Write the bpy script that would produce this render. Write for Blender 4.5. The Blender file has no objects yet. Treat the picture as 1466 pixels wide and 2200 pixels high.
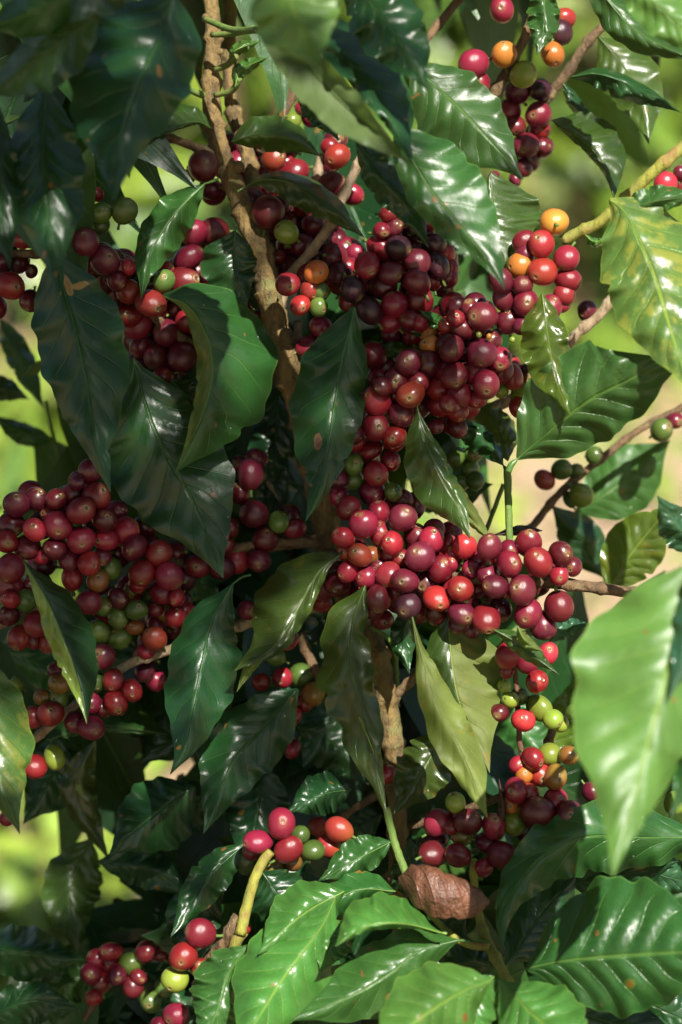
import bpy, math, random
from mathutils import Vector, Matrix
random.seed(11)
R = math.radians
scene = bpy.context.scene
COL = scene.collection

# ------------------------------------------------------------------ camera
PITCH = R(15); D0 = 1.25; FOV = R(24)
F0 = Vector((0, 0, 1.0))
VD = Vector((0, math.cos(PITCH), -math.sin(PITCH)))
RT = Vector((1, 0, 0)); UP = RT.cross(VD)
CAM = F0 - D0 * VD
W, H = 1466.0, 2200.0
TAN = math.tan(FOV / 2)
PX = 2 * D0 * TAN / H                      # metres per photo pixel on the focus plane

def P(x, y, z=0.0):
    """photo pixel + millimetres towards the camera -> world point"""
    d = D0 - z * 0.001
    a = (x - W / 2) / (H / 2) * TAN
    b = (H / 2 - y) / (H / 2) * TAN
    return CAM + d * (VD + a * RT + b * UP)

cd = bpy.data.cameras.new("camera")
cam = bpy.data.objects.new("camera", cd); COL.objects.link(cam)
cam.location = CAM
cam.rotation_euler = (R(90) - PITCH, 0, 0)
cd.sensor_fit = 'VERTICAL'; cd.sensor_height = 36
cd.lens = 18 / TAN
cd.clip_start = 0.02; cd.clip_end = 2000
cd.dof.use_dof = True; cd.dof.focus_distance = D0 - 0.012
cd.dof.aperture_fstop = 4.6
scene.camera = cam

# ------------------------------------------------------------------ light
SUN_EL, SUN_AZ = R(47), R(20)              # azimuth to the right of straight behind the camera
SD = Vector((math.sin(SUN_AZ) * math.cos(SUN_EL), -math.cos(SUN_AZ) * math.cos(SUN_EL), math.sin(SUN_EL)))
ld = bpy.data.lights.new("sun", 'SUN'); ld.energy = 5.0; ld.angle = R(0.55); ld.color = (1, 0.95, 0.86)
sun = bpy.data.objects.new("sun", ld); COL.objects.link(sun)
sun.rotation_euler = (-SD).to_track_quat('-Z', 'Y').to_euler()
sun.location = (2, -3, 6)
w = bpy.data.worlds.new("World"); scene.world = w; w.use_nodes = True
nt = w.node_tree
sky = nt.nodes.new('ShaderNodeTexSky'); sky.sky_type = 'NISHITA'; sky.sun_disc = False
sky.sun_elevation = SUN_EL; sky.sun_rotation = math.atan2(SD.x, SD.y)
sky.air_density = 1.0; sky.dust_density = 1.5
nt.links.new(sky.outputs[0], nt.nodes['Background'].inputs[0])
nt.nodes['Background'].inputs[1].default_value = 0.05
scene.view_settings.view_transform = 'Standard'; scene.view_settings.look = 'None'
scene.view_settings.gamma = 1; scene.view_settings.exposure = 1.25

# ------------------------------------------------------------------ node helpers
class G:
    def __init__(s, name):
        s.m = bpy.data.materials.new(name); s.m.use_nodes = True
        s.t = s.m.node_tree; s.t.nodes.clear()
        s.out = s.t.nodes.new('ShaderNodeOutputMaterial')
    def n(s, typ, **kw):
        nd = s.t.nodes.new(typ)
        for k, v in kw.items(): setattr(nd, k, v)
        return nd
    def put(s, sock, v):
        if isinstance(v, (int, float)): sock.default_value = v
        elif isinstance(v, tuple): sock.default_value = v if len(v) == len(sock.default_value) else v + (1,)
        else: s.t.links.new(v, sock)
    def math(s, op, a, b=0.0, c=None):
        nd = s.n('ShaderNodeMath', operation=op)
        s.put(nd.inputs[0], a); s.put(nd.inputs[1], b)
        if c is not None: s.put(nd.inputs[2], c)
        return nd.outputs[0]
    def mix(s, f, a, b, blend='MIX'):
        nd = s.n('ShaderNodeMix', data_type='RGBA', blend_type=blend)
        s.put(nd.inputs[0], f); s.put(nd.inputs[6], a); s.put(nd.inputs[7], b)
        return nd.outputs[2]
    def step(s, v, lo, hi, a=0.0, b=1.0):
        nd = s.n('ShaderNodeMapRange', interpolation_type='SMOOTHSTEP')
        s.put(nd.inputs[0], v)
        for i, q in enumerate((lo, hi, a, b)): nd.inputs[i + 1].default_value = q
        return nd.outputs[0]
    def noise(s, vec, scale, detail=3.0, rough=0.55, out=0):
        nd = s.n('ShaderNodeTexNoise')
        if vec is not None: s.put(nd.inputs['Vector'], vec)
        nd.inputs['Scale'].default_value = scale; nd.inputs['Detail'].default_value = detail
        nd.inputs['Roughness'].default_value = rough
        return nd.outputs[out]
    def vmath(s, op, a, b):
        nd = s.n('ShaderNodeVectorMath', operation=op)
        s.put(nd.inputs[0], a); s.put(nd.inputs[1], b)
        return nd.outputs[0]
    def bump(s, h, strength, dist):
        nd = s.n('ShaderNodeBump'); s.put(nd.inputs['Height'], h)
        nd.inputs['Strength'].default_value = strength; nd.inputs['Distance'].default_value = dist
        return nd.outputs[0]

VN, VK = 9.0, 1.9                            # lateral veins per leaf and their slant

def leaf_mat(name, base, vein, under, trans=0.25, rough=0.3, mott=None, mott_lo=0.5, spots=0.0, coat=0.25, tcol=None, dust=0.07, blot=None, scars=(), mott_amt=0.6):
    g = G(name)
    uv = g.n('ShaderNodeUVMap'); sep = g.n('ShaderNodeSeparateXYZ'); g.put(sep.inputs[0], uv.outputs[0])
    u, v = sep.outputs[0], sep.outputs[1]
    sgn = g.math('MULTIPLY_ADD', u, 2.0, -1.0)
    s = g.math('ABSOLUTE', sgn)
    oi = g.n('ShaderNodeObjectInfo')
    tc = g.n('ShaderNodeTexCoord')
    rnd = oi.outputs['Random']
    isl = g.n('ShaderNodeNewGeometry').outputs['Random Per Island']
    r2 = g.math('FRACT', g.math('ADD', rnd, isl))
    off = g.n('ShaderNodeCombineXYZ'); g.put(off.inputs[0], g.math('MULTIPLY', r2, 37.0)); g.put(off.inputs[1], g.math('MULTIPLY', r2, 11.0))
    vec = g.vmath('ADD', tc.outputs['Object'], off.outputs[0])
    mid = g.step(s, 0.012, 0.05, 1.0, 0.0)
    wob = g.math('MULTIPLY', g.math('SUBTRACT', g.noise(vec, 45, 1), 0.5), 0.35)
    p = g.math('ADD', g.math('SUBTRACT', g.math('MULTIPLY', v, VN), g.math('MULTIPLY', g.math('POWER', s, 0.8), VK)), wob)
    fr = g.math('ABSOLUTE', g.math('SUBTRACT', g.math('FRACT', g.math('ADD', p, 0.5)), 0.5))
    lat = g.math('MULTIPLY', g.step(fr, 0.012, 0.05, 1.0, 0.0), g.step(s, 0.5, 0.95, 1.0, 0.0))
    # fine net of veins
    vo = g.n('ShaderNodeTexVoronoi', feature='DISTANCE_TO_EDGE'); g.put(vo.inputs['Vector'], vec); vo.inputs['Scale'].default_value = 330
    net = g.step(vo.outputs['Distance'], 0.0, 0.09, 1.0, 0.0)
    c = g.mix(g.step(g.noise(vec, 38, 4), 0.3, 0.75), base, tuple(x * 0.62 for x in base))
    if mott:
        mn = g.noise(vec, 75, 5, 0.65)
        mm = g.step(mn, mott_lo, mott_lo + 0.13)
        mm = g.math('MULTIPLY', mm, g.step(fr, 0.05, 0.2))
        mm = g.math('MULTIPLY', mm, g.step(s, 0.04, 0.18))
        c = g.mix(g.math('MULTIPLY', mm, mott_amt), c, mott)
    if blot:
        bn = g.step(g.noise(vec, 30, 2, 0.5), 0.64, 0.70)
        c = g.mix(g.math('MULTIPLY', bn, 0.7), c, blot)
    if spots:
        sp = g.step(g.noise(vec, 120, 1, 0.4), 0.80 - spots, 0.83 - spots)
        c = g.mix(sp, c, (0.16, 0.075, 0.02))
    c = g.mix(g.math('MULTIPLY', net, 0.12), c, vein)
    c = g.mix(g.math('MULTIPLY', lat, 0.42), c, vein)
    c = g.mix(g.math('MULTIPLY', mid, 0.85), c, vein)
    # thin pale rim of the blade
    c = g.mix(g.step(s, 0.965, 0.995, 0.0, 0.45), c, vein)
    for (su, sv, ru, rv, col1, col2) in scars:
        dx = g.math('DIVIDE', g.math('SUBTRACT', u, su), ru); dy = g.math('DIVIDE', g.math('SUBTRACT', v, sv), rv)
        rr = g.math('ADD', g.math('SQRT', g.math('ADD', g.math('MULTIPLY', dx, dx), g.math('MULTIPLY', dy, dy))), g.math('MULTIPLY', g.math('SUBTRACT', g.noise(vec, 170, 3, 0.6), 0.5), 1.1))
        c = g.mix(g.step(rr, 0.95, 1.1, 0.9, 0.0), c, col1)
        c = g.mix(g.step(rr, 0.5, 0.75, 0.9, 0.0), c, col2)
    # dust and dried water marks
    du = g.step(g.noise(vec, 230, 6, 0.75), 0.60, 0.80, 0.0, dust)
    c = g.mix(du, c, (0.30, 0.32, 0.24))
    speck = g.n('ShaderNodeTexVoronoi'); g.put(speck.inputs['Vector'], vec); speck.inputs['Scale'].default_value = 95
    sk = g.math('MULTIPLY', g.step(speck.outputs['Distance'], 0.035, 0.06, 1.0, 0.0), g.step(g.noise(vec, 60, 1), 0.52, 0.6))
    c = g.mix(g.math('MULTIPLY', sk, 0.6), c, (0.55, 0.55, 0.42))
    hs = g.n('ShaderNodeHueSaturation'); g.put(hs.inputs['Color'], c)
    g.put(hs.inputs['Value'], g.math('MULTIPLY_ADD', r2, 0.45, 0.78))
    g.put(hs.inputs['Hue'], g.math('MULTIPLY_ADD', g.math('FRACT', g.math('MULTIPLY', r2, 7.3)), 0.03, 0.485))
    c = hs.outputs[0]
    geo = g.n('ShaderNodeNewGeometry')
    uc = g.mix(g.math('MULTIPLY', g.math('MAXIMUM', g.math('MULTIPLY', lat, 0.6), mid), 0.7), under, tuple(min(1, x * 1.5) for x in under))
    uc = g.mix(g.step(g.noise(vec, 60, 4), 0.35, 0.75, 0.0, 0.5), uc, tuple(x * 0.7 for x in under))
    uc = g.mix(g.math('MULTIPLY', net, 0.15), uc, tuple(x * 0.6 for x in under))
    cc = g.mix(geo.outputs['Backfacing'], c, uc)
    hgt = g.math('ADD', g.math('MULTIPLY', lat, -0.6), g.math('MULTIPLY', mid, -0.8))
    hgt = g.math('ADD', hgt, g.math('MULTIPLY', g.noise(vec, 260, 3, 0.5), 0.05))
    hgt = g.math('ADD', hgt, g.math('MULTIPLY', g.noise(vec, 60, 2, 0.45), 0.9))
    hgt = g.math('ADD', hgt, g.math('MULTIPLY', net, -0.03))
    bp = g.bump(hgt, 0.6, 0.0012)
    pr = g.n('ShaderNodeBsdfPrincipled'); g.put(pr.inputs['Base Color'], cc)
    rg = g.math('ADD', g.math('MULTIPLY', g.noise(vec, 26, 4, 0.6), 0.34), rough - 0.15)
    rg = g.math('ADD', rg, g.math('MULTIPLY', geo.outputs['Backfacing'], 0.25))
    g.put(pr.inputs['Roughness'], rg)
    pr.inputs['Coat Weight'].default_value = coat; pr.inputs['Coat Roughness'].default_value = 0.28
    g.put(pr.inputs['Normal'], bp)
    tr = g.n('ShaderNodeBsdfTranslucent')
    g.put(tr.inputs[0], g.mix(0.5, cc, tcol or (0.25, 0.42, 0.03)))
    ms = g.n('ShaderNodeMixShader'); ms.inputs[0].default_value = trans
    g.t.links.new(pr.outputs[0], ms.inputs[1]); g.t.links.new(tr.outputs[0], ms.inputs[2])
    g.t.links.new(ms.outputs[0], g.out.inputs[0])
    return g.m

U = (0.10, 0.15, 0.05)
BR1, BR2 = (0.26, 0.15, 0.05), (0.17, 0.085, 0.03)
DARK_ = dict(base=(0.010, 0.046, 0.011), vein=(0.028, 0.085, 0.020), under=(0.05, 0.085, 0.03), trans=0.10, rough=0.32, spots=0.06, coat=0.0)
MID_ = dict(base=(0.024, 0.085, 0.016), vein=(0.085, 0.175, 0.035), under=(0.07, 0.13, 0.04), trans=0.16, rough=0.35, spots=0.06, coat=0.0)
LM = {
    'D': leaf_mat('leaf_dark', **DARK_),
    'D1': leaf_mat('leaf_dark_scarred', scars=[(0.42, 0.135, 0.06, 0.045, BR1, BR2), (0.27, 0.145, 0.13, 0.016, BR1, BR1)], **DARK_),
    'D2': leaf_mat('leaf_dark_pierced', scars=[(0.66, 0.63, 0.055, 0.04, (0.15, 0.09, 0.04), (0.10, 0.05, 0.03))], **DARK_),
    'M': leaf_mat('leaf_mid', **MID_),
    'M1': leaf_mat('leaf_mid_rust_spot', scars=[(0.74, 0.48, 0.05, 0.028, (0.09, 0.14, 0.02), (0.22, 0.10, 0.02))], **MID_),
    'B': leaf_mat('leaf_young', (0.085, 0.185, 0.034), (0.19, 0.30, 0.06), (0.12, 0.21, 0.05), 0.30, 0.42, blot=(0.13, 0.21, 0.03), coat=0.05, spots=0.04),
    'b': leaf_mat('leaf_fresh', (0.050, 0.150, 0.026), (0.16, 0.27, 0.045), (0.10, 0.18, 0.04), 0.25, 0.32, spots=0.05, coat=0.1),
    'O': leaf_mat('leaf_olive', (0.034, 0.066, 0.010), (0.085, 0.13, 0.025), (0.10, 0.14, 0.03), 0.2, 0.32, mott=(0.12, 0.095, 0.010), mott_lo=0.57, spots=0.03),
    'o': leaf_mat('leaf_plain_olive', (0.028, 0.066, 0.010), (0.06, 0.11, 0.022), (0.07, 0.11, 0.03), 0.22, 0.36),
    'Y': leaf_mat('leaf_mottled', (0.060, 0.140, 0.030), (0.20, 0.30, 0.04), (0.12, 0.18, 0.04), 0.28, 0.34, mott=(0.22, 0.23, 0.035), mott_lo=0.47, spots=0.01, coat=0.1),
    'y': leaf_mat('leaf_sickly', (0.060, 0.115, 0.012), (0.15, 0.22, 0.035), (0.12, 0.18, 0.04), 0.3, 0.26, mott=(0.16, 0.14, 0.015), mott_lo=0.54, spots=0.02),
    'l': leaf_mat('leaf_underside', (0.140, 0.195, 0.036), (0.21, 0.275, 0.07), (0.14, 0.20, 0.05), 0.38, 0.6, mott=(0.24, 0.17, 0.02), mott_lo=0.57, coat=0.0, spots=0.01),
    'S': leaf_mat('leaf_bluish', (0.026, 0.092, 0.044), (0.07, 0.16, 0.06), (0.06, 0.12, 0.06), 0.15, 0.3),
    'P': leaf_mat('leaf_pale', (0.33, 0.46, 0.06), (0.33, 0.44, 0.14), (0.24, 0.34, 0.1), 0.38, 0.22, coat=0.6),
    'x': leaf_mat('leaf_withered', (0.05, 0.022, 0.012), (0.07, 0.035, 0.02), (0.07, 0.04, 0.02), 0.05, 0.6, coat=0.0),
}

def cherry_mat(name, c1, c2, tip=None, rough=0.28):
    g = G(name)
    tc = g.n('ShaderNodeTexCoord'); oi = g.n('ShaderNodeObjectInfo')
    uv = g.n('ShaderNodeUVMap'); sep = g.n('ShaderNodeSeparateXYZ'); g.put(sep.inputs[0], uv.outputs[0])
    v = sep.outputs[1]
    geo = g.n('ShaderNodeNewGeometry')
    r2 = g.math('FRACT', g.math('ADD', oi.outputs['Random'], geo.outputs['Random Per Island']))
    off = g.n('ShaderNodeCombineXYZ'); g.put(off.inputs[0], g.math('MULTIPLY', r2, 9.0)); g.put(off.inputs[2], g.math('MULTIPLY', r2, 5.0))
    vec = g.vmath('ADD', tc.outputs['Object'], off.outputs[0])
    c = g.mix(g.step(g.noise(vec, 70, 3), 0.35, 0.7), c1, c2)
    c = g.mix(g.math('MULTIPLY', g.step(g.math('ADD', v, g.math('MULTIPLY', g.noise(vec, 60, 2), 0.4)), 0.15, 0.75, 1.0, 0.0), 0.75 if tip else 0.0), c, tip or c1)
    fine = g.step(g.noise(vec, 900, 3, 0.7), 0.60, 0.75, 0.0, 0.10)
    c = g.mix(fine, c, tuple(min(1, x * 1.6 + 0.05) for x in c1))
    scar = g.step(g.noise(vec, 150, 5, 0.75), 0.64, 0.69, 0.0, 0.6)
    c = g.mix(scar, c, (0.26, 0.17, 0.07))
    hs = g.n('ShaderNodeHueSaturation'); g.put(hs.inputs['Color'], c)
    g.put(hs.inputs['Value'], g.math('MULTIPLY_ADD', r2, 0.55, 0.72))
    g.put(hs.inputs['Hue'], g.math('MULTIPLY_ADD', g.math('FRACT', g.math('MULTIPLY', r2, 5.7)), 0.022, 0.487))
    # dry navel at the flower end
    nv = g.math('ADD', v, g.math('MULTIPLY', g.math('SUBTRACT', g.noise(vec, 400, 4), 0.5), 0.07))
    nv = g.math('ADD', nv, g.math('MULTIPLY', g.math('SUBTRACT', g.math('FRACT', g.math('MULTIPLY', r2, 13.7)), 0.6), 0.05))
    cork = g.math('MULTIPLY', g.step(nv, 0.80, 0.92), g.step(g.noise(vec, 120, 3), 0.47, 0.58))
    c = g.mix(g.math('MULTIPLY', cork, 0.6), hs.outputs[0], (0.23, 0.15, 0.06))
    c = g.mix(g.step(nv, 0.918, 0.935, 0.0, 0.75), c, (0.20, 0.135, 0.06))
    c = g.mix(g.step(nv, 0.955, 0.97), c, (0.07, 0.045, 0.025))
    pr = g.n('ShaderNodeBsdfPrincipled'); g.put(pr.inputs['Base Color'], c)
    g.put(pr.inputs['Roughness'], g.math('ADD', g.math('MULTIPLY', g.noise(vec, 300, 4, 0.7), 0.20), rough - 0.08))
    g.put(pr.inputs['Normal'], g.bump(g.math('ADD', g.noise(vec, 160, 3), g.math('MULTIPLY', g.noise(vec, 1100, 2), 0.12)), 0.18, 0.0006))
    pr.inputs['Subsurface Weight'].default_value = 0.12
    pr.inputs['Subsurface Radius'].default_value = (1, 0.35, 0.2); pr.inputs['Subsurface Scale'].default_value = 0.003
    pr.inputs['Specular IOR Level'].default_value = 0.5
    g.t.links.new(pr.outputs[0], g.out.inputs[0])
    return g.m

CM = {
    'm': cherry_mat('cherry_maroon', (0.105, 0.008, 0.015), (0.056, 0.007, 0.012)),
    'r': cherry_mat('cherry_red', (0.185, 0.010, 0.017), (0.115, 0.008, 0.015)),
    'b': cherry_mat('cherry_scarlet', (0.32, 0.020, 0.020), (0.23, 0.015, 0.019)),
    'o': cherry_mat('cherry_orange', (0.22, 0.026, 0.016), (0.17, 0.014, 0.016), tip=(0.22, 0.075, 0.018)),
    'y': cherry_mat('cherry_yellow', (0.38, 0.15, 0.022), (0.34, 0.095, 0.018), tip=(0.32, 0.19, 0.03)),
    'h': cherry_mat('cherry_turning', (0.15, 0.10, 0.016), (0.16, 0.045, 0.015), tip=(0.11, 0.12, 0.02)),
    'l': cherry_mat('cherry_lime', (0.17, 0.23, 0.028), (0.13, 0.18, 0.023)),
    'g': cherry_mat('cherry_green', (0.065, 0.115, 0.020), (0.045, 0.082, 0.016)),
    'k': cherry_mat('cherry_black', (0.028, 0.009, 0.015), (0.042, 0.008, 0.015)),
}

def bark_mat(name, c1, c2, c3, bump=0.8):
    g = G(name)
    tc = g.n('ShaderNodeTexCoord')
    vec = g.vmath('MULTIPLY', tc.outputs['Object'], (1.0, 1.0, 0.22))
    c = g.mix(g.step(g.noise(vec, 190, 5, 0.65), 0.35, 0.68), c1, c2)
    c = g.mix(g.step(g.noise(tc.outputs['Object'], 75, 4, 0.6), 0.52, 0.70), c, c3)
    c = g.mix(g.step(g.noise(vec, 420, 4, 0.6), 0.60, 0.72, 0, 0.7), c, tuple(x * 0.3 for x in c1))
    pr = g.n('ShaderNodeBsdfPrincipled'); g.put(pr.inputs['Base Color'], c); pr.inputs['Roughness'].default_value = 0.75
    h = g.math('ADD', g.noise(vec, 240, 5, 0.7), g.math('MULTIPLY', g.noise(tc.outputs['Object'], 90, 3), 0.8))
    g.put(pr.inputs['Normal'], g.bump(h, bump, 0.004))
    g.t.links.new(pr.outputs[0], g.out.inputs[0])
    return g.m
BM = {
    't': bark_mat('bark_trunk', (0.20, 0.130, 0.040), (0.075, 0.05, 0.02), (0.15, 0.15, 0.045), 1.0),
    'n': bark_mat('bark_brown', (0.15, 0.09, 0.04), (0.075, 0.046, 0.022), (0.19, 0.14, 0.065), 1.0),
    'p': bark_mat('bark_pale', (0.30, 0.22, 0.14), (0.20, 0.135, 0.07), (0.33, 0.27, 0.17)),
    'r': bark_mat('twig_reddish', (0.13, 0.05, 0.03), (0.09, 0.035, 0.02), (0.12, 0.07, 0.03), 0.4),
    'y': bark_mat('twig_yellow', (0.24, 0.23, 0.03), (0.17, 0.18, 0.03), (0.20, 0.12, 0.035), 0.5),
    'g': bark_mat('twig_green', (0.10, 0.17, 0.028), (0.075, 0.13, 0.022), (0.14, 0.15, 0.035), 0.4),
    's': bark_mat('bark_shade_tree', (0.16, 0.12, 0.08), (0.10, 0.07, 0.045), (0.20, 0.18, 0.14)),
}

# ------------------------------------------------------------------ mesh helpers
def link(name, verts, faces, mats, parent=None, uvs=None, mi=None, origin=None, smooth=True):
    o0 = origin if origin is not None else Vector((0, 0, 0))
    me = bpy.data.meshes.new(name)
    me.from_pydata([tuple(v - o0) for v in verts], [], faces)
    for m in mats: me.materials.append(m)
    if uvs is not None:
        ul = me.uv_layers.new(name='UVMap')
        for lp in me.loops: ul.data[lp.index].uv = uvs[lp.vertex_index]
    for i, p in enumerate(me.polygons):
        p.use_smooth = smooth
        if mi is not None: p.material_index = mi[i]
    ob = bpy.data.objects.new(name, me); COL.objects.link(ob)
    if parent is not None:
        ob.parent = parent; ob.location = o0 - parent.location
    else: ob.location = o0
    return ob

def thing(name, label, cat, loc, group=None):
    o = bpy.data.objects.new(name, None); COL.objects.link(o)
    o.location = loc; o['label'] = label; o['category'] = cat; o.empty_display_size = 0.05
    if group: o['group'] = group
    return o

def catmull(pts, n):
    """n+1 points evenly along a smooth curve through pts (tuples of any length)"""
    k = len(pts[0])
    if len(pts) == 2: dense = [tuple(pts[0][c] + (pts[1][c] - pts[0][c]) * i / 40 for c in range(k)) for i in range(41)]
    else:
        q = [tuple(2 * pts[0][c] - pts[1][c] for c in range(k))] + list(pts) + [tuple(2 * pts[-1][c] - pts[-2][c] for c in range(k))]
        dense = []
        for i in range(1, len(q) - 2):
            for j in range(16):
                t = j / 16
                dense.append(tuple(0.5 * (2 * q[i][c] + (q[i + 1][c] - q[i - 1][c]) * t + (2 * q[i - 1][c] - 5 * q[i][c] + 4 * q[i + 1][c] - q[i + 2][c]) * t * t
                             + (-q[i - 1][c] + 3 * q[i][c] - 3 * q[i + 1][c] + q[i + 2][c]) * t ** 3) for c in range(k)))
        dense.append(tuple(pts[-1]))
    L = [0.0]
    for a, b in zip(dense, dense[1:]): L.append(L[-1] + math.hypot(b[0] - a[0], b[1] - a[1], *( [b[2] - a[2]] if k > 2 else [])))
    out, j = [], 0
    for i in range(n + 1):
        s = L[-1] * i / n
        while j < len(L) - 2 and L[j + 1] < s: j += 1
        f = 0 if L[j + 1] == L[j] else (s - L[j]) / (L[j + 1] - L[j])
        out.append(tuple(dense[j][c] + (dense[j + 1][c] - dense[j][c]) * f for c in range(k)))
    return out

def tube(verts, faces, pts, rad, seg=10, knob=0.0, rng=random, uvs=None, uvv=(0.5, 0.0)):
    """sweep: pts world Vectors, rad list"""
    b0 = len(verts); n = len(pts)
    ridge = [rng.random() - 0.5 for _ in range(seg)] if knob else [0] * seg
    side = None
    for i, p in enumerate(pts):
        t = (pts[min(i + 1, n - 1)] - pts[max(i - 1, 0)]).normalized()
        if side is None: side = t.orthogonal().normalized()
        side = (side - side.dot(t) * t).normalized(); up = t.cross(side)
        for k in range(seg):
            a = 2 * math.pi * k / seg
            r = rad[i] * (1 + knob * (0.7 * ridge[k] + (0.45 * (rng.random() - 0.5) if knob else 0)))
            verts.append(p + (math.cos(a) * side + math.sin(a) * up) * r)
            if uvs is not None: uvs.append(uvv)
    for i in range(n - 1):
        for k in range(seg):
            a = b0 + i * seg + k; b = b0 + i * seg + (k + 1) % seg
            faces.append((a, b, b + seg, a + seg))
    for e, rev in ((0, True), (n - 1, False)):
        c = len(verts); verts.append(pts[e].copy())
        if uvs is not None: uvs.append(uvv)
        for k in range(seg):
            a = b0 + e * seg + k; b = b0 + e * seg + (k + 1) % seg
            faces.append((c, b, a) if rev else (c, a, b))

# ------------------------------------------------------------------ leaves
KN = [(0, .035), (.05, .16), (.12, .43), (.22, .74), (.34, .95), (.45, 1.0), (.56, .96), (.67, .80), (.77, .55), (.85, .32), (.92, .15), (.97, .055), (1, 0.008)]
def prof(t):
    for (a, fa), (b, fb) in zip(KN, KN[1:]):
        if t <= b:
            u = (t - a) / (b - a); 
            return fa + (fb - fa) * u
    return 0.0
_tab = [prof(i / 200) for i in range(201)]
for _ in range(14): _tab = [_tab[0]] + [(_tab[i - 1] + 2 * _tab[i] + _tab[i + 1]) / 4 for i in range(1, 200)] + [_tab[200]]
def fprof(t, pk):
    # pk moves the widest place of the blade
    t = min(max(t, 0), 1) ** (math.log(0.45) / math.log(pk))
    x = t * 200; i = min(int(x), 199)
    return _tab[i] + (_tab[i + 1] - _tab[i]) * (x - i)

LEAVES = []
def leaf(sh, pts, z, wA, wB, col, e=(-6, -6), colA=None, bow=0, wave=2.2, nw=4.0, pk=0.42, q=1.5, under=False, pet=None, label=None, scal=0.045, cut=None, pr=3.2, name='leaf'):
    """pts: midrib base->tip in photo pixels; A = right hand of the traveller base->tip, B = left hand;
    z mm towards camera (base, tip); e: how far the rims bend towards (+) or away from (-) the camera in mm"""
    rng = random.Random(len(LEAVES) * 7 + 3)
    N, M = 84, 9
    z0, z1 = (z, z) if not isinstance(z, tuple) else z
    mid = catmull(pts, N)
    ph = [rng.random() * 6.28 for _ in range(6)]
    bites = [(rng.choice((-1, 1)), rng.uniform(.2, .85), rng.uniform(.008, .022), rng.uniform(.06, .24)) for _ in range(rng.choice((0, 1, 1, 2, 3)))]
    verts, faces, uvs, mi = [], [], [], []
    for i in range(N + 1):
        t = i / N
        a = mid[max(i - 2, 0)]; b = mid[min(i + 2, N)]
        tx, ty = b[0] - a[0], b[1] - a[1]; l = math.hypot(tx, ty) or 1
        nx, ny = -ty / l, tx / l
        f = fprof(t, pk)
        zc = z0 + (z1 - z0) * t + bow * math.sin(math.pi * t)
        for j in range(-M, M + 1):
            s = j / M; a_ = abs(s)
            wd = (wA if s > 0 else wB); ed = e[0] if s > 0 else e[1]
            k = 0 if s > 0 else 1
            sc = 1 + scal * math.sin(6.283 * nw * 1.1 * t + ph[k]) + scal * 0.6 * math.sin(6.283 * nw * 2.3 * t + ph[k + 2])
            for (bs, bt, bw, bd) in bites:
                if bs * s > 0: sc *= 1 - bd * math.exp(-((t - bt) / bw) ** 2)
            off = f * wd * a_ * sc * (1 if s > 0 else -1)
            if cut and s * cut[0] > 0:
                lim = cut[1](t) * wd
                off = (1 if s > 0 else -1) * min(abs(off), lim * a_ ** 0.9)
            zz = zc + ed * f * a_ ** 1.4
            zz += wave * f * a_ ** 2 * (math.sin(6.283 * nw * t + ph[k]) + 0.5 * math.sin(6.283 * nw * 2.1 * t + ph[k + 2]))
            pp = VN * t - VK * a_ ** 0.8
            zz += q * f * (abs(math.sin(math.pi * pp)) - 0.5) * min(1, a_ * 6) * (1 - 0.7 * a_) * (wd / 80.0)
            zz += 1.2 * math.sin(9 * t + 5 * s + ph[4]) * f
            verts.append(P(mid[i][0] + nx * off, mid[i][1] + ny * off, zz))
            uvs.append(((s + 1) / 2, t))
    K = 2 * M + 1
    for i in range(N):
        for j in range(K - 1):
            q0 = i * K + j
            fc = (q0, q0 + 1, q0 + K + 1, q0 + K)
            faces.append(fc[::-1] if under else fc)
            mi.append(1 if (colA and j >= M) else 0)
    mats = [LM[col]] + ([LM[colA]] if colA else [])
    ob = link(name, verts, faces, mats, sh, uvs, mi, origin=P(pts[0][0], pts[0][1], z0))
    # pale raised midrib on the blade, running back into the leaf stalk
    rv, rf, ru = [], [], []
    mp = [P(mid[i][0], mid[i][1], z0 + (z1 - z0) * i / N + bow * math.sin(math.pi * i / N) + 1.2 * math.sin(9 * i / N + ph[4]) * fprof(i / N, pk)) for i in range(0, N - 2, 2)]
    rr = [max(0.25, 1 - i / len(mp)) * 1.7 * PX for i in range(len(mp))]
    if pet:
        pp = catmull([(c[0], c[1]) for c in pet] + [tuple(pts[0])], 12)
        mp = [P(x, y, z0) for x, y in pp[:-1]] + mp
        rr = [(pr + (1.7 - pr) * (i / 12) ** 3) * PX for i in range(12)] + rr
    tube(rv, rf, mp, rr, 8, 0, rng, ru, (0.5, 0.3))
    rb = link('midrib', rv, rf, [LM[col]], None, ru, origin=ob.location + sh.location)
    rb.parent = ob; rb.location = (0, 0, 0)
    if label: ob['label'] = label
    LEAVES.append(ob)
    return ob

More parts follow.
